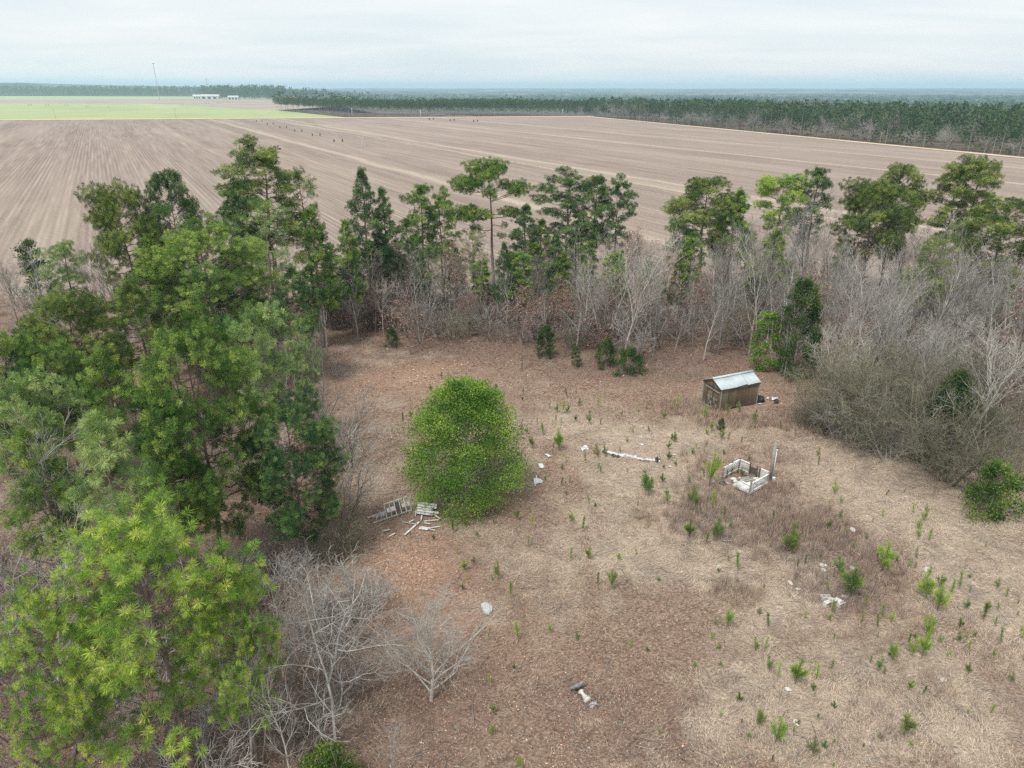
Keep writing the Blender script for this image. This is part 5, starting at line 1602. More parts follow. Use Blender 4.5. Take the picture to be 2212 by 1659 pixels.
# ================================================================== FALLEN WHITE FRAME AND BROKEN BOARDS BY THE EVERGREEN
def build_frame():
    p0 = S(1122, 1572); p1 = S(1236, 1533)
    ang = math.atan2(p1[1] - p0[1], p1[0] - p0[0])
    e = empty('fallen_frame', (p0[0], p0[1], zat(*p0) + 0.03), ang, 'long white wooden frame with crossbars leaning left of the big round evergreen', 'frame')
    Lf = math.hypot(p1[0] - p0[0], p1[1] - p0[1])
    Hf = 1.05
    lean = 0.45     # leans back from the camera
    f2 = bpy.data.objects.new('frame_rails', None)
    bpy.data.objects.remove(f2)
    def q(u, hgt, out=0.0):
        return (u, math.sin(lean) * hgt - out * math.cos(lean), math.cos(lean) * hgt + out * math.sin(lean))
    bar('bottom_rail', q(-0.05, 0.04), q(Lf, 0.04), 0.05, 0.09, M['dirty_white'], e)
    bar('top_rail', q(Lf * 0.34, Hf), q(Lf, Hf), 0.05, 0.08, M['dirty_white'], e)
    for i in range(8):
        u = 0.25 + i * (Lf - 0.28) / 7
        hh = Hf if u > Lf * 0.34 else Hf * (0.62 + 0.1 * i)
        bar('upright', q(u, 0.085), q(u, hh - 0.045), 0.045, 0.06, M['dirty_white'], e)
    for (a, b, z0, z1) in ((0.25, 1.1, 0.30, 0.58), (1.15, 1.75, 0.40, 0.70), (2.3, 3.35, 0.42, 0.68)):
        a = min(a, Lf - 0.1); b = min(b, Lf - 0.05)
        o = prism('backing_board', [(a, 0), (b, 0), (b, z1 - z0), (a, z1 - z0)], 0.02, M['dirty_white'], e)
        c = q(0, z0, -0.05); o.location = c; o.rotation_euler = (-lean, 0, 0)
    o = prism('backing_board', [(1.8, 0), (2.25, 0), (2.25, 0.85), (1.8, 0.85)], 0.02, M['dark_wood'], e)
    o.location = q(0, 0.08, -0.05); o.rotation_euler = (-lean, 0, 0)
    return e
build_frame()
def build_panel():
    p0 = S(1252, 1534); p1 = S(1316, 1541)
    ang = math.atan2(p1[1] - p0[1], p1[0] - p0[0])
    e = empty('splintered_fence', (p0[0], p0[1], zat(*p0) + 0.02), ang, 'broken white board panel with splintered end at the foot of the evergreen', 'panel')
    Lf = math.hypot(p1[0] - p0[0], p1[1] - p0[1])
    rk = random.Random(2)
    for i in range(5):
        Lb = Lf * (0.78, 1.02, 0.72, 0.88, 0.86)[i]
        o = link('plank', box_mesh('plank', Lb, 0.16, 0.025, M['dirty_white'], 0.004), e, (Lb / 2 + 0.03, -0.42 + i * 0.168, 0.30 + 0.10 * i - 0.05), (0.52, 0.05, rk.uniform(-0.02, 0.02)))
    bar('end_post', (0.0, -0.52, 0.02), (0.02, 0.50, 0.75), 0.07, 0.09, M['grey_wood'], e)
    bar('leg', (0.04, -0.50, 0.0), (0.04, -0.50, 0.42), 0.07, 0.07, M['dirty_white'], e)
    return e
build_panel()
BG_ = 'broken white boards on the leaves below the evergreen'
for i, (a, b, w_, lb) in enumerate([
    ((1214, 1608), (1258, 1567), 0.14, 'longest white board lying diagonally below the broken panel'),
    ((1268, 1536), (1263, 1563), 0.10, 'short upright-pointing white board touching the broken panel'),
    ((1297, 1540), (1321, 1560), 0.10, 'white board slanting down right from the broken panel'),
    ((1272, 1566), (1319, 1562), 0.08, 'thin white board lying level below the broken panel'),
    ((1228, 1567), (1241, 1561), 0.10, 'short broken white stick left of the longest board'),
    ((1207, 1568), (1252, 1575), 0.06, 'thin grey stick left of the longest board'),
    ((1284, 1588), (1320, 1583), 0.07, 'white batten crossing the wide scrap board'),
    ((1285, 1590), (1305, 1596), 0.10, 'white batten end below the wide scrap board'),
    ((1258, 1586), (1285, 1590), 0.34, 'wide pale scrap board right of the longest board'),
    ((1150, 1600), (1169, 1594), 0.09, 'short white board lying alone, upper of two left'),
    ((1167, 1616), (1185, 1606), 0.09, 'short white board lying alone, lower of two left'),
    ((1273, 1571), (1290, 1576), 0.10, 'small white splinter under the level board'),
    ((1104, 1557), (1134, 1545), 0.16, 'white board end sticking out left of the fallen frame, upper'),
    ((1120, 1556), (1133, 1551), 0.12, 'white board end sticking out left of the fallen frame, lower'),
    ((2167, 1628), (2196, 1630), 0.07, 'white stick in the brown weeds below the deck, lower one'),
    ((2165, 1626), (2180, 1620), 0.07, 'white stick in the brown weeds below the deck, upper one'),
]):
    p = S(*a); q = S(*b)
    plank_thing('board', (p[0], p[1], zat(*p) + 0.09 + 0.012 * (i % 4)), (q[0], q[1], zat(*q) + 0.10 + 0.012 * (i % 4)), w_, 0.03, M['dirty_white'], lb, 'board', BG_)

# ================================================================== WHITE SHEETS, PLASTIC ROLL, ROCKS, BIRDBATH, BLOCKS
def crumpled(name, outline, mat, seed, amp=0.06, z0=0.08):
    """thin sheet lying on the ground: subdivided fan with folds, then given thickness"""
    c = np.mean(np.array(outline), axis=0)
    bm = bmesh.new()
    vs = [bm.verts.new((p[0] - c[0], p[1] - c[1], 0)) for p in outline]
    bm.faces.new(vs)
    bmesh.ops.triangulate(bm, faces=bm.faces[:])
    bmesh.ops.subdivide_edges(bm, edges=bm.edges[:], cuts=4, use_grid_fill=True)
    rg = random.Random(seed); ph = [rg.uniform(0, 6) for _ in range(4)]
    for v in bm.verts:
        v.co.z = amp * (math.sin(v.co.x * 5 + ph[0]) * math.sin(v.co.y * 4 + ph[1]) + 0.5 * math.sin(v.co.x * 11 + v.co.y * 7 + ph[2])) + rg.uniform(-0.01, 0.01)
    bmesh.ops.recalc_face_normals(bm, faces=bm.faces[:])
    m = bpy.data.meshes.new(name); bm.to_mesh(m); bm.free(); m.materials.append(mat)
    o = link(name, m, None, (c[0], c[1], zat(c[0], c[1]) + z0))
    md = o.modifiers.new('thick', 'SOLIDIFY'); md.thickness = 0.012
    return o
def sc(x, y, s=4.424, ox=1550, oy=1300):     # position read from an enlarged view
    return S(ox + x / s, oy + y / s)
SHG = 'white sheets on the ground right of the evergreen'
tag(crumpled('white_sheet', [sc(225, 600), sc(255, 590), sc(258, 555), sc(268, 556), sc(268, 590), sc(310, 598), sc(343, 625), sc(340, 660), sc(232, 670)], M['white_plastic'], 1, 0.03), 'largest white sheet, with a spike, right of the evergreen', 'sheet', SHG)
tag(crumpled('white_sheet', [sc(285, 402), sc(345, 405), sc(362, 440), sc(350, 464), sc(308, 468)], M['white_plastic'], 2, 0.03), 'square white sheet, middle of three right of the evergreen', 'sheet', SHG)
tag(crumpled('white_sheet', [sc(370, 285), sc(400, 275), sc(432, 290), sc(468, 312), sc(420, 326), sc(395, 300)], M['white_plastic'], 3, 0.03), 'small slanted white sheet, farthest of three right of the evergreen', 'sheet', SHG)
tag(crumpled('white_sheet', [sc(238, 680), sc(252, 682), sc(250, 700), sc(240, 702)], M['white_plastic'], 4, 0.01), 'tiny white scrap below the largest white sheet', 'scrap', SHG)
for i, (pts, lb) in enumerate([([(850, 200), (900, 165), (930, 170), (960, 210), (900, 215), (870, 240)], 'torn white scrap left of the plastic roll'),
                               ([(1632, 150), (1660, 150), (1690, 172), (1650, 168)], 'small white scrap behind the plastic roll'),
                               ([(2010, 450), (2050, 452), (2045, 466), (2015, 462)], 'white scrap right of the plastic roll'),
                               ([(2060, 292), (2110, 290), (2100, 304), (2066, 303)], 'thin white scrap beyond the right end of the plastic roll')]):
    tag(crumpled('white_scrap', [sc(*p) for p in pts], M['white_plastic'], 10 + i, 0.03), lb, 'scrap', 'small white scraps in the grass')

def build_roll():
    path = [sc(1135, 232), sc(1200, 262), sc(1270, 285), sc(1340, 305), sc(1430, 308), sc(1500, 320), sc(1580, 345), sc(1660, 365), sc(1740, 372), sc(1800, 372), sc(1860, 376), sc(1912, 392)]
    e = empty('plastic_roll', (path[0][0], path[0][1], zat(*path[0])), 0, 'long crumpled roll of white plastic with black lining on the grass', 'plastic roll')
    pts = []
    rg = np.random.default_rng(4)
    for i in range(len(path) - 1):
        for k in range(5):
            u = k / 5
            pts.append((path[i][0] * (1 - u) + path[i + 1][0] * u - path[0][0], path[i][1] * (1 - u) + path[i + 1][1] * u - path[0][1]))
    pts = np.array(pts); n = len(pts)
    def rolled(nm, mat, sel, r, off, zoff):
        ring = 9
        d = np.gradient(pts, axis=0); d /= np.linalg.norm(d, axis=1, keepdims=True)
        nn = np.stack([-d[:, 1], d[:, 0]], 1)
        vv = []
        idx = [i for i in range(n) if sel(i / (n - 1))]
        for i in idx:
            rr = r * (0.75 + 0.5 * rg.random())
            for k in range(ring):
                a = 2 * PI * k / ring
                q = rr * (1 + 0.35 * rg.normal())
                vv.append((pts[i, 0] + nn[i, 0] * (math.cos(a) * q * 1.35 + off), pts[i, 1] + nn[i, 1] * (math.cos(a) * q * 1.35 + off), zoff + math.sin(a) * q * 0.75))
        ff = []
        for j in range(len(idx) - 1):
            if idx[j + 1] != idx[j] + 1: continue
            for k in range(ring):
                k2 = (k + 1) % ring
                ff.append((j * ring + k, j * ring + k2, (j + 1) * ring + k2, (j + 1) * ring + k))
        link(nm, mesh_np(nm, np.array(vv), np.array(ff), mat), e)
    rolled('plastic_sheet', M['white_plastic'], lambda t: True, 0.125, 0.05, 0.13)
    rolled('black_lining', M['black_plastic'], lambda t: 0.18 < t < 0.30, 0.14, -0.12, 0.10)
    rolled('black_lining', M['black_plastic'], lambda t: 0.50 < t < 0.76, 0.13, -0.17, 0.08)
    rolled('black_lining', M['black_plastic'], lambda t: 0.88 < t < 0.99, 0.18, 0.02, 0.17)
build_roll()

x, y = V(1051, 1318)
o = link('boulder', rock_mesh('boulder', 0.42, 12, M['stone'], (0.72, 1.15, 0.62), 3, 0.16), None, (x, y, zat(x, y) + 0.14), (0, 0, 0.45))
tag(o, 'pale lichen-spotted boulder on the brown leaves left of centre', 'boulder')

def lathe(name, prof, n, mat, parent, loc=(0, 0, 0), rot=(0, 0, 0), flute=0.0, nf=14):
    v = []; f = []
    for (r, z) in prof:
        for k in range(n):
            a = 2 * PI * k / n
            rr = r * (1 + flute * abs(math.sin(a * nf / 2)) - flute * 0.5)
            v.append((rr * math.cos(a), rr * math.sin(a), z))
    for i in range(len(prof) - 1):
        for k in range(n):
            k2 = (k + 1) % n
            f.append((i * n + k, i * n + k2, (i + 1) * n + k2, (i + 1) * n + k))
    return link(name, mesh_np(name, np.array(v), np.array(f), mat), parent, loc, rot)
# toppled birdbath: fluted bowl on its edge, pedestal lying towards the camera
p0 = S(1742, 2076); p1 = S(1764, 2104)
ang = math.atan2(p1[1] - p0[1], p1[0] - p0[0])
Lb = math.hypot(p1[0] - p0[0], p1[1] - p0[1])
e = empty('toppled_birdbath', (p0[0], p0[1], zat(*p0) + 0.02), ang, 'toppled concrete birdbath lying on the bare brown ground', 'birdbath')
lathe('pedestal', [(0.0, 0), (0.15, 0.0), (0.15, 0.06), (0.09, 0.10), (0.085, 0.22), (0.12, Lb * 0.55), (0.165, Lb * 0.85), (0.185, Lb * 0.88), (0.20, Lb), (0.0, Lb)], 20, M['concrete'], e, (0, 0, 0.17), (0, PI / 2, 0))
lathe('bowl', [(0.0, 0), (0.12, 0.0), (0.30, 0.05), (0.42, 0.14), (0.40, 0.16), (0.26, 0.09), (0.0, 0.06)], 42, M['concrete_dark'], e, (-0.18, 0, 0.24), (0, -1.05, 0), 0.09, 20)
x, y = S(1778, 2111)
tag(link('stone_slab', rock_mesh('stone_slab', 0.14, 31, M['concrete_dark'], (1.5, 1.0, 0.4)), None, (x, y, zat(x, y) + 0.04), (0, 0, 0.5)), 'dark broken base slab below the toppled birdbath', 'slab')

def block_mesh():
    bm = bmesh.new()
    def bx(cx, cy, cz, sx, sy, sz):
        r = bmesh.ops.create_cube(bm, size=1)
        for v in r['verts']:
            v.co = Vector((v.co.x * sx + cx, v.co.y * sy + cy, v.co.z * sz + cz))
    # two-cell concrete block: shells and webs
    bx(0, -0.085, 0.1, 0.40, 0.03, 0.19); bx(0, 0.085, 0.1, 0.40, 0.03, 0.19)
    for xx in (-0.185, 0, 0.185):
        bx(xx, 0, 0.1, 0.03, 0.138, 0.188)
    m = bpy.data.meshes.new('concrete_block'); bm.to_mesh(m); bm.free(); m.materials.append(M['concrete'])
    return m
BM_ = block_mesh()
def sb(x, y): return S(2420 + x / 12.29, 1760 + y / 12.29)
for i, (a, rz, rx, lb) in enumerate([((670, 530), 0.1, 0, 'concrete block with open cells, back left of the small pile'), ((680, 670), 0.5, PI / 2, 'concrete block on its side, front left of the small pile'),
                                     ((1170, 690), 0.5, PI / 2, 'concrete block on its side, right end of the small pile'), ((900, 560), -0.2, PI / 2, 'concrete block in the middle of the small pile')]):
    p = sb(*a)
    tag(link('concrete_block', BM_, None, (p[0], p[1], zat(*p) + (0.05 if rx == 0 else 0.14)), (rx, 0.08, rz), (1.35, 1.35, 1.35)), lb, 'block', 'concrete blocks in the grass')
p = sb(1030, 560)
tag(link('white_jug', lathe('white_jug', [(0, 0), (0.14, 0.01), (0.16, 0.05), (0.16, 0.34), (0.10, 0.42), (0.05, 0.46), (0.05, 0.50), (0, 0.50)], 14, M['white_plastic'], None).data, None, (p[0], p[1], zat(*p) + 0.16), (PI / 2, 0, 0.6)), 'white rounded container lying on the concrete block pile', 'container')
for o in [o for o in bpy.data.objects if o.name.startswith('white_jug') and 'label' not in o.keys()]:
    bpy.data.objects.remove(o)
def c9(x, y): return V(1474.6 + x / 3, 1106 + y / 3)
for i, (a, r, lb) in enumerate([((905, 352), 0.18, 'pale stone in brown weeds above the concrete blocks, upper'), ((908, 385), 0.16, 'pale stone in brown weeds above the concrete blocks, lower'),
                                ((695, 468), 0.15, 'pale stone left of the concrete blocks'), ((1045, 553), 0.14, 'pale stone right of the concrete blocks'), ((1580, 383), 0.22, 'flat pale stone in the grass right of the weeds'),
                                ((1110, 370), 0.24, 'flat grey stone slab between two waist-high seedlings'), ((745, 510), 0.12, 'small pinkish stone left of the concrete blocks'), ((1100, 125), 0.2, 'grey ash patch stone in pale grass'),
                                ((680, 1165), 0.13, 'pale stone in the lower right grass'), ((1690, 1090), 0.16, 'pale stone in the far right grass'), ((735, 1380), 0.16, 'pale stone near the bottom of the grass')]):
    p = c9(*a)
    tag(link('stone', rock_mesh('stone', r, 70 + i, M['concrete'], (1.3, 0.9, 0.35), 2), None, (p[0], p[1], zat(*p) + 0.05), (0, 0, i * 1.1)), lb, 'stone', 'pale stones in the grass')
# rubbish beside the shed
def sh(x, y): return S(2060 + x / 7.373, 1080 + y / 7.373)
p = sh(1610, 930)
tag(link('rubbish_bag', rock_mesh('rubbish_bag', 0.42, 90, M['black_plastic'], (1.2, 0.9, 0.9), 3, 0.2), None, (p[0], p[1], zat(*p) + 0.25)), 'black rubbish bag slumped at the right end of the shed', 'bag')
p = sh(1940, 900)
tag(crumpled('white_tub', [(p[0] - 0.35, p[1] - 0.25), (p[0] + 0.3, p[1] - 0.3), (p[0] + 0.4, p[1] + 0.3), (p[0] - 0.2, p[1] + 0.45)], M['white_plastic'], 21, 0.16, 0.22), 'crumpled white sheet of rubbish right of the black bag', 'rubbish')
p = sh(1775, 880)
tag(crumpled('white_scrap', [(p[0] - 0.12, p[1] - 0.12), (p[0] + 0.15, p[1] - 0.1), (p[0] + 0.1, p[1] + 0.2)], M['white_plastic'], 22, 0.08, 0.2), 'small white scrap between the bag and the white rubbish', 'scrap')
p = sh(1590, 995)
tag(crumpled('white_scrap', [(p[0] - 0.15, p[1] - 0.1), (p[0] + 0.15, p[1] - 0.1), (p[0] + 0.1, p[1] + 0.1)], M['white_plastic'], 23, 0.03, 0.1), 'flat white scrap in front of the black rubbish bag', 'scrap')
p = sh(1975, 960)
tag(link('rubbish_lump', rock_mesh('rubbish_lump', 0.2, 91, M['black_plastic'], (1.2, 0.9, 0.6), 2), None, (p[0], p[1], zat(*p) + 0.08)), 'small black lump before the white rubbish', 'rubbish')
# pale cable across the grass at the right
cp = [V(1830, 1030), V(1880, 1048), V(1950, 1064), V(2020, 1076), V(2080, 1083), V(2140, 1089), V(2230, 1100)]
Gc_ = Geo()
pp = np.array([(a, b, zat(a, b) + (0.10 if i < 3 else 0.35)) for i, (a, b) in enumerate(cp)])
poly_tube(Gc_, pp, 0.012, 0.012, 5)
tag(link('cable', Gc_.mesh('cable', M['grey_wood'])), 'thin grey cable stretched over the grass towards the round right-edge bush', 'cable')

# ================================================================== GRASS, WEEDS AND LEAVES (beyond counting)
rg = np.random.default_rng(99)
def blades(Gm, x, y, z, ln, wd, lean, heading, tone):
    """slim curved blades: two triangles each"""
    n = len(x)
    d = np.stack([np.cos(heading) * np.sin(lean), np.sin(heading) * np.sin(lean), np.cos(lean)], 1)
    s = np.stack([-np.sin(heading), np.cos(heading), np.zeros(n)], 1)
    b = np.stack([x, y, z], 1)
    mid = b + d * (ln * 0.55)[:, None]
    tip = b + d * ln[:, None]; tip[:, 2] -= ln * 0.12 * np.sin(lean); tip[:, 2] = np.maximum(tip[:, 2], z + 0.01)
    w_ = wd[:, None] / 2
    v = np.stack([b, mid + s * w_, tip, mid - s * w_], 1).reshape(-1, 3)
    q = np.arange(n) * 4
    f = np.concatenate([np.stack([q, q + 1, q + 3], 1), np.stack([q + 1, q + 2, q + 3], 1)])
    Gm.add(v, f, np.repeat(tone, 4))
M['straw'] = tone_mat('dry_straw', [(0, (0.28, 0.215, 0.165)), (0.5, (0.52, 0.425, 0.33)), (1, (0.72, 0.61, 0.48))], 0.2)
M['sedge'] = tone_mat('broomsedge', [(0, (0.235, 0.170, 0.130)), (0.5, (0.43, 0.325, 0.250)), (1, (0.60, 0.49, 0.385))], 0.2)
M['weed'] = tone_mat('dead_weeds', [(0, (0.16, 0.125, 0.108)), (0.5, (0.32, 0.255, 0.22)), (1, (0.48, 0.40, 0.345))], 0.1)
M['litter'] = tone_mat('fallen_leaves', [(0, (0.125, 0.078, 0.060)), (0.4, (0.265, 0.168, 0.125)), (0.8, (0.440, 0.298, 0.226)), (1, (0.66, 0.52, 0.40))], 0.0)

# matted straw
def straw():
    n = 560000
    x = rg.uniform(-14, 40, n); y = rg.uniform(20, 68, n)
    vis = np.abs(x) < y * 0.76 + 6
    pl = grid_at(PALE, x, y)
    cl = fnoise(x, y, 0.8, 3, 40)
    keep = vis & (rg.random(n) < np.clip(pl * 1.2 - 0.05, 0.09, 1) * np.clip(cl * 2.4 - 0.55, 0.1, 1) * np.clip(46 / (y + 6), 0.35, 1))
    x, y, cl = x[keep], y[keep], cl[keep]; n = len(x)
    hd = fnoise(x, y, 0.22, 3, 44) * 14 + rg.normal(0, 0.6, n)
    Gm = Geo()
    blades(Gm, x, y, grid_at(ZG, x, y) + 0.02, rg.uniform(0.14, 0.42, n), rg.uniform(0.010, 0.024, n), rg.uniform(0.75, 1.45, n), hd, np.clip(rg.normal(0.55, 0.22, n), 0, 1))
    stuff(link('dry_grass', Gm.mesh('dry_grass', M['straw'])), 'pale matted dry grass over the right of the clearing', 'grass')
    return n
ns_ = straw()
def clumpfield(name, label, cat, mat, regions, per, l0, l1, w0, w1, lean1, tone_m=0.5):
    Gm = Geo()
    for (u, v_, ru, rv, nc) in regions:
        c = V(u, v_); a = abs(V(u + ru, v_)[0] - c[0]); b = abs(V(u, v_ - rv)[1] - V(u, v_ + rv)[1]) / 2
        r = np.sqrt(rg.random(nc)); t = rg.random(nc) * 2 * PI
        cx = c[0] + a * r * np.cos(t); cy = c[1] + b * r * np.sin(t)
        k = np.repeat(np.arange(nc), per)
        n = len(k)
        hc = rg.uniform(0.6, 1.15, nc)[k]; tc_ = rg.normal(0, 0.16, nc)[k]
        x = cx[k] + rg.normal(0, 0.10, n); y = cy[k] + rg.normal(0, 0.10, n)
        blades(Gm, x, y, grid_at(ZG, x, y) - 0.01, rg.uniform(l0, l1, n) * hc, rg.uniform(w0, w1, n), np.abs(rg.normal(0.0, lean1, n)), rg.random(n) * 2 * PI, np.clip(rg.normal(tone_m, 0.2, n) + tc_, 0, 1))
    stuff(link(name, Gm.mesh(name, M[mat])), label, cat)
clumpfield('broomsedge', 'rusty orange broomsedge clumps round the shed and deck', 'tall grass', 'sedge',
           [(1500, 885, 75, 22, 150), (1590, 915, 90, 16, 130), (1700, 915, 60, 18, 60), (1650, 1120, 180, 70, 230), (1500, 1010, 40, 30, 40), (1440, 1110, 70, 50, 60), (1750, 930, 60, 15, 40), (1730, 1150, 120, 40, 160), (1900, 1230, 70, 50, 70),
            (1560, 990, 60, 30, 40), (1850, 1330, 160, 90, 50), (1590, 1290, 60, 30, 34), (1450, 880, 60, 20, 40), (2000, 1400, 190, 140, 40), (1520, 1075, 60, 40, 60), (1680, 1060, 40, 14, 60)], 22, 0.35, 0.95, 0.012, 0.028, 0.42)
clumpfield('dead_weeds', 'dark brown dead weed stalks below the deck', 'weeds', 'weed',
           [(1640, 1140, 190, 75, 620), (1790, 1270, 90, 40, 110), (1880, 1220, 90, 50, 90), (1570, 1110, 100, 65, 190), (1500, 1060, 50, 40, 70), (1780, 1180, 120, 50, 160), (1690, 985, 40, 20, 50), (1580, 1275, 34, 24, 40), (1960, 1400, 220, 160, 90), (1740, 1540, 230, 100, 90), (1850, 1290, 60, 40, 50), (1300, 1210, 300, 130, 90), (1400, 800, 160, 30, 200), (1000, 760, 260, 26, 160)], 16, 0.25, 0.9, 0.010, 0.020, 0.5)

# fallen leaves
def leaves_on_ground():
    n = 260000
    y = 20 + 78 * rg.random(n) ** 1.35
    x = rg.uniform(-1, 1, n) * (y * 0.76 + 4)
    pl = grid_at(PALE, x, y)
    cl = fnoise(x, y, 0.5, 3, 60)
    keep = rg.random(n) < np.clip(1.0 - pl * 1.05, 0.06, 1) * np.clip(cl * 2.2 - 0.5, 0.15, 1) * 0.8
    x, y = x[keep], y[keep]; n = len(x)
    Gm = Geo()
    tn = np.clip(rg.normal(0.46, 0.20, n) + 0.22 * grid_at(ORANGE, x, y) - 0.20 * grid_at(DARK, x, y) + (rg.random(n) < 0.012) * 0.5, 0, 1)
    far = np.clip(y / 40, 0.8, 2.0)
    P = np.stack([x, y, grid_at(ZG, x, y) + 0.025], 1)
    d = rg.random(n) * 2 * PI
    sz = rg.uniform(0.07, 0.15, n) * far
    a = np.stack([np.cos(d), np.sin(d), rg.normal(0, 0.28, n)], 1); b = np.stack([-np.sin(d), np.cos(d), rg.normal(0, 0.28, n)], 1)
    s_ = sz[:, None]
    v = np.stack([P, P + a * s_ * 0.5 + b * s_ * 0.34, P + a * s_, P + a * s_ * 0.5 - b * s_ * 0.34], 1)
    v[..., 2] = np.maximum(v[..., 2], P[:, None, 2] - 0.005)
    q = np.arange(n) * 4
    f = np.concatenate([np.stack([q, q + 1, q + 2], 1), np.stack([q, q + 2, q + 3], 1)])
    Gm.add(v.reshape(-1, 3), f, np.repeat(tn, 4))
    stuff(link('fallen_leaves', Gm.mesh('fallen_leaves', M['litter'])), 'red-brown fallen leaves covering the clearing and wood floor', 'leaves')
leaves_on_ground()

# fallen sticks
def sticks():
    n = 1500
    y = 22 + 74 * rg.random(n) ** 1.2; x = rg.uniform(-1, 1, n) * (y * 0.74 + 3)
    ln = rg.uniform(0.4, 1.9, n); a = rg.random(n) * 2 * PI
    z = grid_at(ZG, x, y) + 0.04
    p0 = np.stack([x, y, z], 1); mid = p0 + np.stack([np.cos(a), np.sin(a), rg.uniform(-0.02, 0.10, n)], 1) * (ln * 0.55)[:, None]
    a2 = a + rg.normal(0, 0.45, n)
    p1 = mid + np.stack([np.cos(a2), np.sin(a2), rg.uniform(-0.12, 0.05, n)], 1) * (ln * 0.45)[:, None]
    r = rg.uniform(0.010, 0.026, n)
    Gm = Geo()
    for A_, B_, ra, rb in ((p0, mid, r, r * 0.8), (mid, p1, r * 0.8, r * 0.3)):
        v, f = tubes(A_, B_, ra, rb, 3); Gm.add(v, f)
    stuff(link('fallen_sticks', Gm.mesh('fallen_sticks', M['bark_grey'])), 'grey fallen sticks scattered over the leaves', 'sticks')
sticks()

# ================================================================== FAR WOODS
def low_tree(seed, h, kind):
    """small far tree: (trunk verts/faces, crown verts/faces)"""
    rng = np.random.default_rng(seed)
    Gt, Gc = Geo(), Geo()
    if kind == 'pine':
        poly_tube(Gt, [[0, 0, 0], [rng.normal(0, .1), rng.normal(0, .1), h * 0.5], [0, 0, h * 0.93]], 0.20, 0.05, 4)
        n = 150
        rel = rng.random(n); az = rng.random(n) * 2 * PI
        R = 2.5 * np.sin(PI * (0.18 + 0.78 * rel)) ** 0.7 * np.sqrt(rng.random(n)) * 1.12
        P = np.stack([R * np.cos(az), R * np.sin(az), h * (0.52 + 0.48 * rel)], 1)
        leaf_cards(Gc, P, 0.75, 1.35, rng, 0.12, np.stack([np.cos(az), np.sin(az), np.full(n, 0.6)], 1), np.clip(rng.normal(0.5, 0.2, n), 0, 1))
        return Gt, Gc
    else:
        poly_tube(Gt, [[0, 0, 0], [0.1, 0, h * 0.35], [0, 0.1, h * 0.6]], 0.16, 0.08, 4)
        P0, P1, R0, R1 = [], [], [], []
        for k in range(26):
            z = h * rng.uniform(0.25, 0.62); az = rng.random() * 6.28; Lb_ = h * rng.uniform(0.22, 0.42); el = rng.uniform(0.5, 1.25)
            s = np.array([0, 0, z]); e_ = s + Lb_ * np.array([math.cos(az) * math.cos(el), math.sin(az) * math.cos(el), math.sin(el)])
            P0.append(s); P1.append(e_); R0.append(0.07); R1.append(0.03)
            for q in range(5):
                s2 = s + (e_ - s) * rng.uniform(0.35, 1); d2 = (e_ - s) / Lb_ + rng.normal(0, 0.5, 3); d2[2] = abs(d2[2])
                P0.append(s2); P1.append(s2 + d2 * h * 0.14); R0.append(0.035); R1.append(0.015)
        v, f = tubes(P0, P1, R0, R1, 3); Gc.add(v, f)
        return Gt, Gc
LT = [low_tree(500 + i, 18, 'pine') for i in range(4)]
LB = [low_tree(520 + i, 15, 'bare') for i in range(3)]
LTM = [((a.mesh('far_pine_trunk', M['bark_grey']), b.mesh('far_pine_crown', M['pine_far'])), 18) for a, b in LT]
LBM = [((a.mesh('far_bare_trunk', M['bark_grey']), b.mesh('far_bare_crown', M['bark_grey'])), 15) for a, b in LB]
rf = random.Random(21)
def along(path, step, jit):
    out_ = []
    for i in range(len(path) - 1):
        a, b = path[i], path[i + 1]
        Ls = math.hypot(b[0] - a[0], b[1] - a[1]); n = int(Ls / step)
        for k in range(n):
            u = (k + rf.random() * 0.8) / n
            out_.append((a[0] + (b[0] - a[0]) * u + rf.gauss(0, jit), a[1] + (b[1] - a[1]) * u + rf.gauss(0, jit)))
    return out_
# plantation edge along the road and its left flank
for (x, y) in along([(-312, 1012), (-168, 795)], 3.2, 1.2) + along([(-166, 800), (60, 818)], 4.0, 0.7):
    place('plantation_pine', rf.choice(LTM), x, y, rf.uniform(15.5, 17.5), 'straight dark pine in the front row of the far plantation', 'pine tree', 'front row of the far plantation', 0.78, None, None, -0.9)
# right-hand wood edge
EDGE = [(74, 812), (92, 776), (157, 558), (228, 318), (300, 70)]
for (x, y) in along(EDGE[:-1], 5.2, 1.6):
    x += rf.uniform(2, 9)
    if rf.random() < 0.66:
        place('woodland_pine', rf.choice(LTM), x, y, rf.uniform(11, 21), 'dark pine at the edge of the far right wood', 'pine tree', 'pines along the far right wood edge', rf.uniform(0.85, 1.15), None, None, -0.9)
    else:
        place('woodland_bare_tree', rf.choice(LBM), x - 3, y, rf.uniform(8, 14), 'pale bare tree at the edge of the far right wood', 'bare tree', 'bare trees along the far right wood edge', rf.uniform(0.9, 1.2), None, None, -0.9)

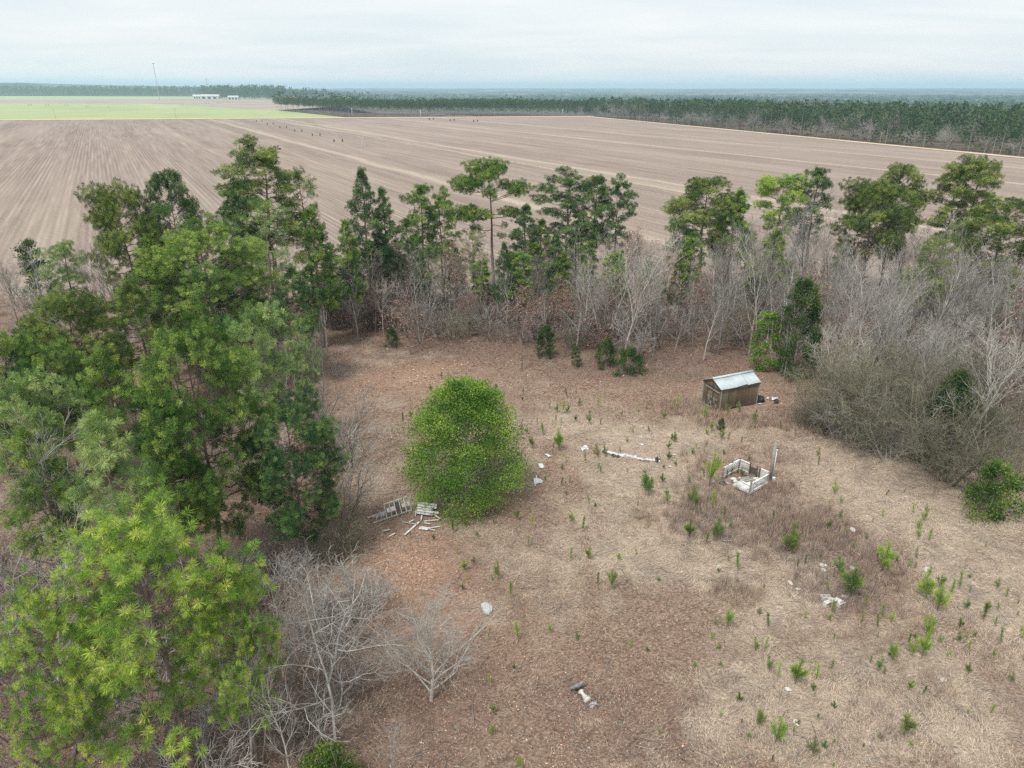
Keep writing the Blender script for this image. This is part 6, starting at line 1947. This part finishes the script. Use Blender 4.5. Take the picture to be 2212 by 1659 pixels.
def mass(name, pts, kinds, label, hmin, hmax, wmul=1.0):
    """many far trees as one body"""
    Gt, Gc = Geo(), Geo()
    arrs = []
    for (a, b) in kinds:
        arrs.append((np.concatenate(a.v), np.concatenate(a.f), np.concatenate(b.v), np.concatenate(b.f), np.concatenate(b.a)))
    rr = np.random.default_rng(len(pts))
    for (x, y) in pts:
        tv, tf, cv, cf_, ca = arrs[rr.integers(len(arrs))]
        s = rr.uniform(hmin, hmax) / 18; w_ = s * rr.uniform(0.9, 1.3) * wmul
        c_, s_ = math.cos(rr.random() * 6.28), 0
        a = rr.random() * 6.28; c_, s_ = math.cos(a), math.sin(a)
        Rm = np.array([[c_ * w_, -s_ * w_, 0], [s_ * w_, c_ * w_, 0], [0, 0, s]])
        Gc.add(cv @ Rm.T + np.array([x, y, float(land_z(x, y))]), cf_, np.clip(ca + rr.normal(0, 0.12), 0, 1))
    o = link(name, Gc.mesh(name, M['pine_far']))
    return stuff(o, label, 'woods')
def low_cards(seed, n, h=18, z0=0.55):
    rng = np.random.default_rng(seed); Gc = Geo()
    rel = rng.random(n) ** 0.7; az = rng.random(n) * 2 * PI
    R = 3.0 * np.sqrt(1.03 - rel) * np.sqrt(rng.random(n)) * 1.1
    P = np.stack([R * np.cos(az), R * np.sin(az), h * (z0 + (0.97 - z0) * rel)], 1)
    leaf_cards(Gc, P, 1.3, 2.4, rng, 0.15, np.stack([np.cos(az), np.sin(az), np.full(n, 0.8)], 1), np.clip(rng.normal(0.5, 0.22, n), 0, 1))
    Gt = Geo(); poly_tube(Gt, [[0, 0, 0], [0, 0, h]], 0.2, 0.1, 3)
    return Gt, Gc
LC = [low_cards(540 + i, 44) for i in range(4)]
LC2 = [low_cards(550 + i, 14, 18, 0.45) for i in range(4)]
LC3 = [low_cards(560 + i, 30, 18, 0.06) for i in range(4)]
def lerp_edge(y):
    for i in range(len(EDGE) - 1):
        (x0, y0), (x1, y1) = EDGE[i], EDGE[i + 1]
        if y1 <= y <= y0: return x0 + (x1 - x0) * (y - y0) / (y1 - y0)
    return EDGE[0][0] if y > EDGE[0][1] else EDGE[-1][0]
pts = []
while len(pts) < 2300:
    y = rf.uniform(170, 900); x = lerp_edge(y) + 8 + 260 * rf.random() ** 1.4
    if x < y * 0.80 + 60: pts.append((x, y))
mass('right_wood', pts, LC + LC3, 'dense mixed wood behind the right field edge', 9, 20)
pts = []
while len(pts) < 170:
    y = rf.uniform(170, 900); x = lerp_edge(y) + 4 + 150 * rf.random() ** 1.6
    if x < y * 0.80 + 60: pts.append((x, y))
o = mass('right_wood_bare_trees', pts, LB, 'pale leafless trees mixed through the far right wood', 14, 22)
o.data.materials.clear(); o.data.materials.append(M['bark_grey'])
pts = []
while len(pts) < 1500:
    y = rf.uniform(800, 1080); x = rf.uniform(-330, 130)
    if x > -166 - (y - 796) * 0.66 and y > 806 + x * 0.05: pts.append((x, y))
mass('plantation', pts, LC, 'deep even pine plantation beyond the field', 15, 17, 0.9)
# woods farther off, between the hills and the fields
pts = []
def far_ok(x, y):
    if x < -260:      # keep the far fields open
        u, v_ = project(x, y)
        if u < 425: return v_ < 206.5
        if u < 600: return v_ < 211
        return x > -314 + (y - 1020) * 0.10 or y > 2150
    return y > 1090
while len(pts) < 6500:
    y = 900 + 3000 * rf.random() ** 1.1; x = rf.uniform(-0.72, 0.72) * y
    if far_ok(x, y) or (x > lerp_edge(min(y, 800)) + 250): pts.append((x, y))
mass('distant_woods', pts, LC2, 'blue hazy woods stretching to the hills', 15, 26, 2.2)
# the tree line at far left above the green fields
pts = []
for (x, y) in along([V(-60, 206.5), V(414, 209)], 6.0, 5) * 1 + along([V(-60, 206), V(414, 208)], 5.0, 10) + along([V(-60, 205.6), V(410, 207.6)], 6.0, 10) + along([V(428, 211.5), V(610, 216)], 4.0, 6) + along([V(428, 211), V(610, 215)], 4.0, 8) + along([V(600, 213), V(900, 214)], 6, 10):
    pts.append((x, y + rf.uniform(0, 60)))
mass('far_tree_line', pts, LC3, 'long dark tree line above the far green field at left', 28, 37, 1.1)

# ================================================================== FARM THINGS IN THE DISTANCE
for i, (sx_, sy_, hh, lb) in enumerate([(1057, 351, 27, 'utility pole along the farm road, first before the plantation'), (1262, 353, 25, 'utility pole along the farm road, second before the plantation'), (1483, 348, 22, 'utility pole along the farm road, third before the plantation'), (1688, 348, 22, 'utility pole along the farm road, nearest the plantation corner'),
                                        (167, 356, 30, 'thin pole beside the green field, left one'), (528, 355, 32, 'thin pole beside the green field, right one')]):
    x, y = S(sx_, sy_)
    r = ray(sx_ / 3, (sy_ - hh) / 3); h = CAM_H + y / r[1] * r[2]
    e = empty('utility_pole', (x, y, 0), 0.2, lb, 'pole', 'utility poles along the farm road')
    cyl('post', 0.24 if i < 4 else 0.14, 0.17 if i < 4 else 0.10, h, M['white_wood'] if i < 4 else M['grey_wood'], e, (0, 0, -0.3), 6)
    link('crossarm', box_mesh('crossarm', 2.2, 0.12, 0.14, M['grey_wood']), e, (0, 0, h - 0.9))
def mast(sx_, sb_, st_, Y, lb):
    r = ray(sx_ / 3, sb_ / 3); t = Y / r[1]; X = r[0] * t
    r2 = ray(sx_ / 3, st_ / 3); h = CAM_H + Y / r2[1] * r2[2]
    e = empty('radio_mast', (X, Y, -1), 0, lb, 'mast', 'radio masts on the skyline')
    G1 = Geo()
    P0, P1 = [], []
    w_ = 0.8
    cs = [(w_ * math.cos(a), w_ * math.sin(a)) for a in (0, 2.09, 4.19)]
    nseg = 24
    for k in range(nseg):
        z0, z1 = h * k / nseg, h * (k + 1) / nseg
        for i in range(3):
            a, b = cs[i], cs[(i + 1) % 3]
            P0 += [(a[0], a[1], z0), (a[0], a[1], z0)]; P1 += [(a[0], a[1], z1), (b[0], b[1], z1)]
    v, f = tubes(P0, P1, [0.16] * len(P0), [0.16] * len(P0), 3); G1.add(v, f)
    link('lattice_shaft', G1.mesh('lattice_shaft', M['steel']), e)
    lathe('antenna_ring', [(0.6, 0), (2.6, 0.2), (2.6, 1.4), (0.6, 1.6)], 10, M['steel'], e, (0, 0, h - 1.6))
mast(472, 262, 187, 1750, 'tall thin radio mast rising over the far left tree line')
mast(622, 258, 235, 2300, 'shorter radio mast right of the tall one')
def barn(u, v_, wdt, dep, hw_, rh, lb):
    x, y = V(u, v_)
    e = empty('farm_building', (x, y, -0.3), 0.05, lb, 'building', 'white farm buildings far left')
    link('walls', box_mesh('walls', wdt, dep, hw_, M['far_white'], 0, True), e)
    pr = prism('roof', [(-dep / 2 - 0.6, 0), (dep / 2 + 0.6, 0), (0, rh)], wdt + 1.2, M['far_roof'], e)
    pr.rotation_euler = (0, 0, PI / 2); pr.location = (0, 0, hw_ + 0.01)
    for k in range(3):
        link('door', box_mesh('door', wdt * 0.16, 0.3, hw_ * 0.7, M['dark_opening'], 0, True), e, (wdt * (-0.3 + 0.3 * k), -dep / 2 - 0.1, 0.05))
barn(455, 213, 50, 20, 7, 4, 'long white farm building, biggest of the far group')
barn(428, 212.5, 22, 16, 6, 4, 'small white farm building left of the long one')
barn(440, 210.8, 26, 16, 7, 4, 'white farm building behind the long one')
barn(505, 214.5, 26, 14, 6, 3, 'single white shed right of the farm group')

# centre-pivot irrigators: wheeled A-frame towers joined by truss pipes
def pivot(pts, head, label, sz=1.0):
    e = empty('irrigation_pivot', (pts[0][0], pts[0][1], 0), 0, label, 'irrigator', 'centre pivot irrigators')
    ox, oy = pts[0]
    loc = [(x - ox, y - oy) for x, y in pts]
    for i, (x, y) in enumerate(loc):
        a = loc[max(i - 1, 0)]; b = loc[min(i + 1, len(loc) - 1)]
        d = math.atan2(b[1] - a[1], b[0] - a[0])
        t = math.pi / 2 + d
        G1 = Geo()
        hz = 4.0 * sz
        fx, fy = math.cos(t), math.sin(t)
        if i == 0 and head:
            for q in range(4):
                aa = q * PI / 2 + 0.6
                poly_tube(G1, [(x + math.cos(aa) * 1.5, y + math.sin(aa) * 1.5, 0), (x + math.cos(aa) * 0.25, y + math.sin(aa) * 0.25, hz * 1.15)], 0.13, 0.13, 4)
            link('pivot_stand', G1.mesh('pivot_stand', M['far_white']), e)
        else:
            for s in (-1, 1):
                poly_tube(G1, [(x + fx * 2.4 * s, y + fy * 2.4 * s, 0.6), (x, y, hz)], 0.09, 0.09, 4)
            poly_tube(G1, [(x - fx * 2.4, y - fy * 2.4, 0.7), (x + fx * 2.4, y + fy * 2.4, 0.7)], 0.10, 0.10, 4)
            tw = link('wheel_tower', G1.mesh('wheel_tower', M['steel']), e)
            for s in (-1, 1):
                wv = lathe('wheel', [(0.25, -0.18), (0.72, -0.18), (0.78, -0.1), (0.78, 0.1), (0.72, 0.18), (0.25, 0.18)], 12, M['rubber'], tw, (x + fx * 2.4 * s, y + fy * 2.4 * s, 0.72), (PI / 2, 0, d))
        if i:
            G2 = Geo(); xa, ya = loc[i - 1]
            n = 6
            arc = [(xa + (x - xa) * k / n, ya + (y - ya) * k / n, hz + 0.8 * sz * math.sin(PI * k / n)) for k in range(n + 1)]
            poly_tube(G2, arc, 0.09, 0.09, 4)
            low = [(xa + (x - xa) * k / n, ya + (y - ya) * k / n, hz - 0.5 * sz * math.sin(PI * k / n)) for k in range(n + 1)]
            poly_tube(G2, low, 0.03, 0.03, 3)
            link('span_pipe', G2.mesh('span_pipe', M['steel']), e)
pivot([S(1092, 440), S(1015, 425.5), S(949, 407.5), S(895, 395), S(850, 384), S(811, 373.5), S(778, 365)], True, 'long centre pivot irrigator with white stand in the stubble field')
pivot([S(1294, 359), S(1357, 362), S(1427, 365)], False, 'short irrigator section near the farm road at centre')
pivot([S(326, 325), S(265, 320.5), S(200, 317.5), S(142, 316.5), S(90, 316)], True, 'irrigator in the green field beyond the road', 1.2)
pivot([S(685, 308), S(656, 310), S(623, 311), S(585, 313), S(545, 317)], False, 'irrigator on the fallow field by the plantation', 1.2)

resolve_labels()
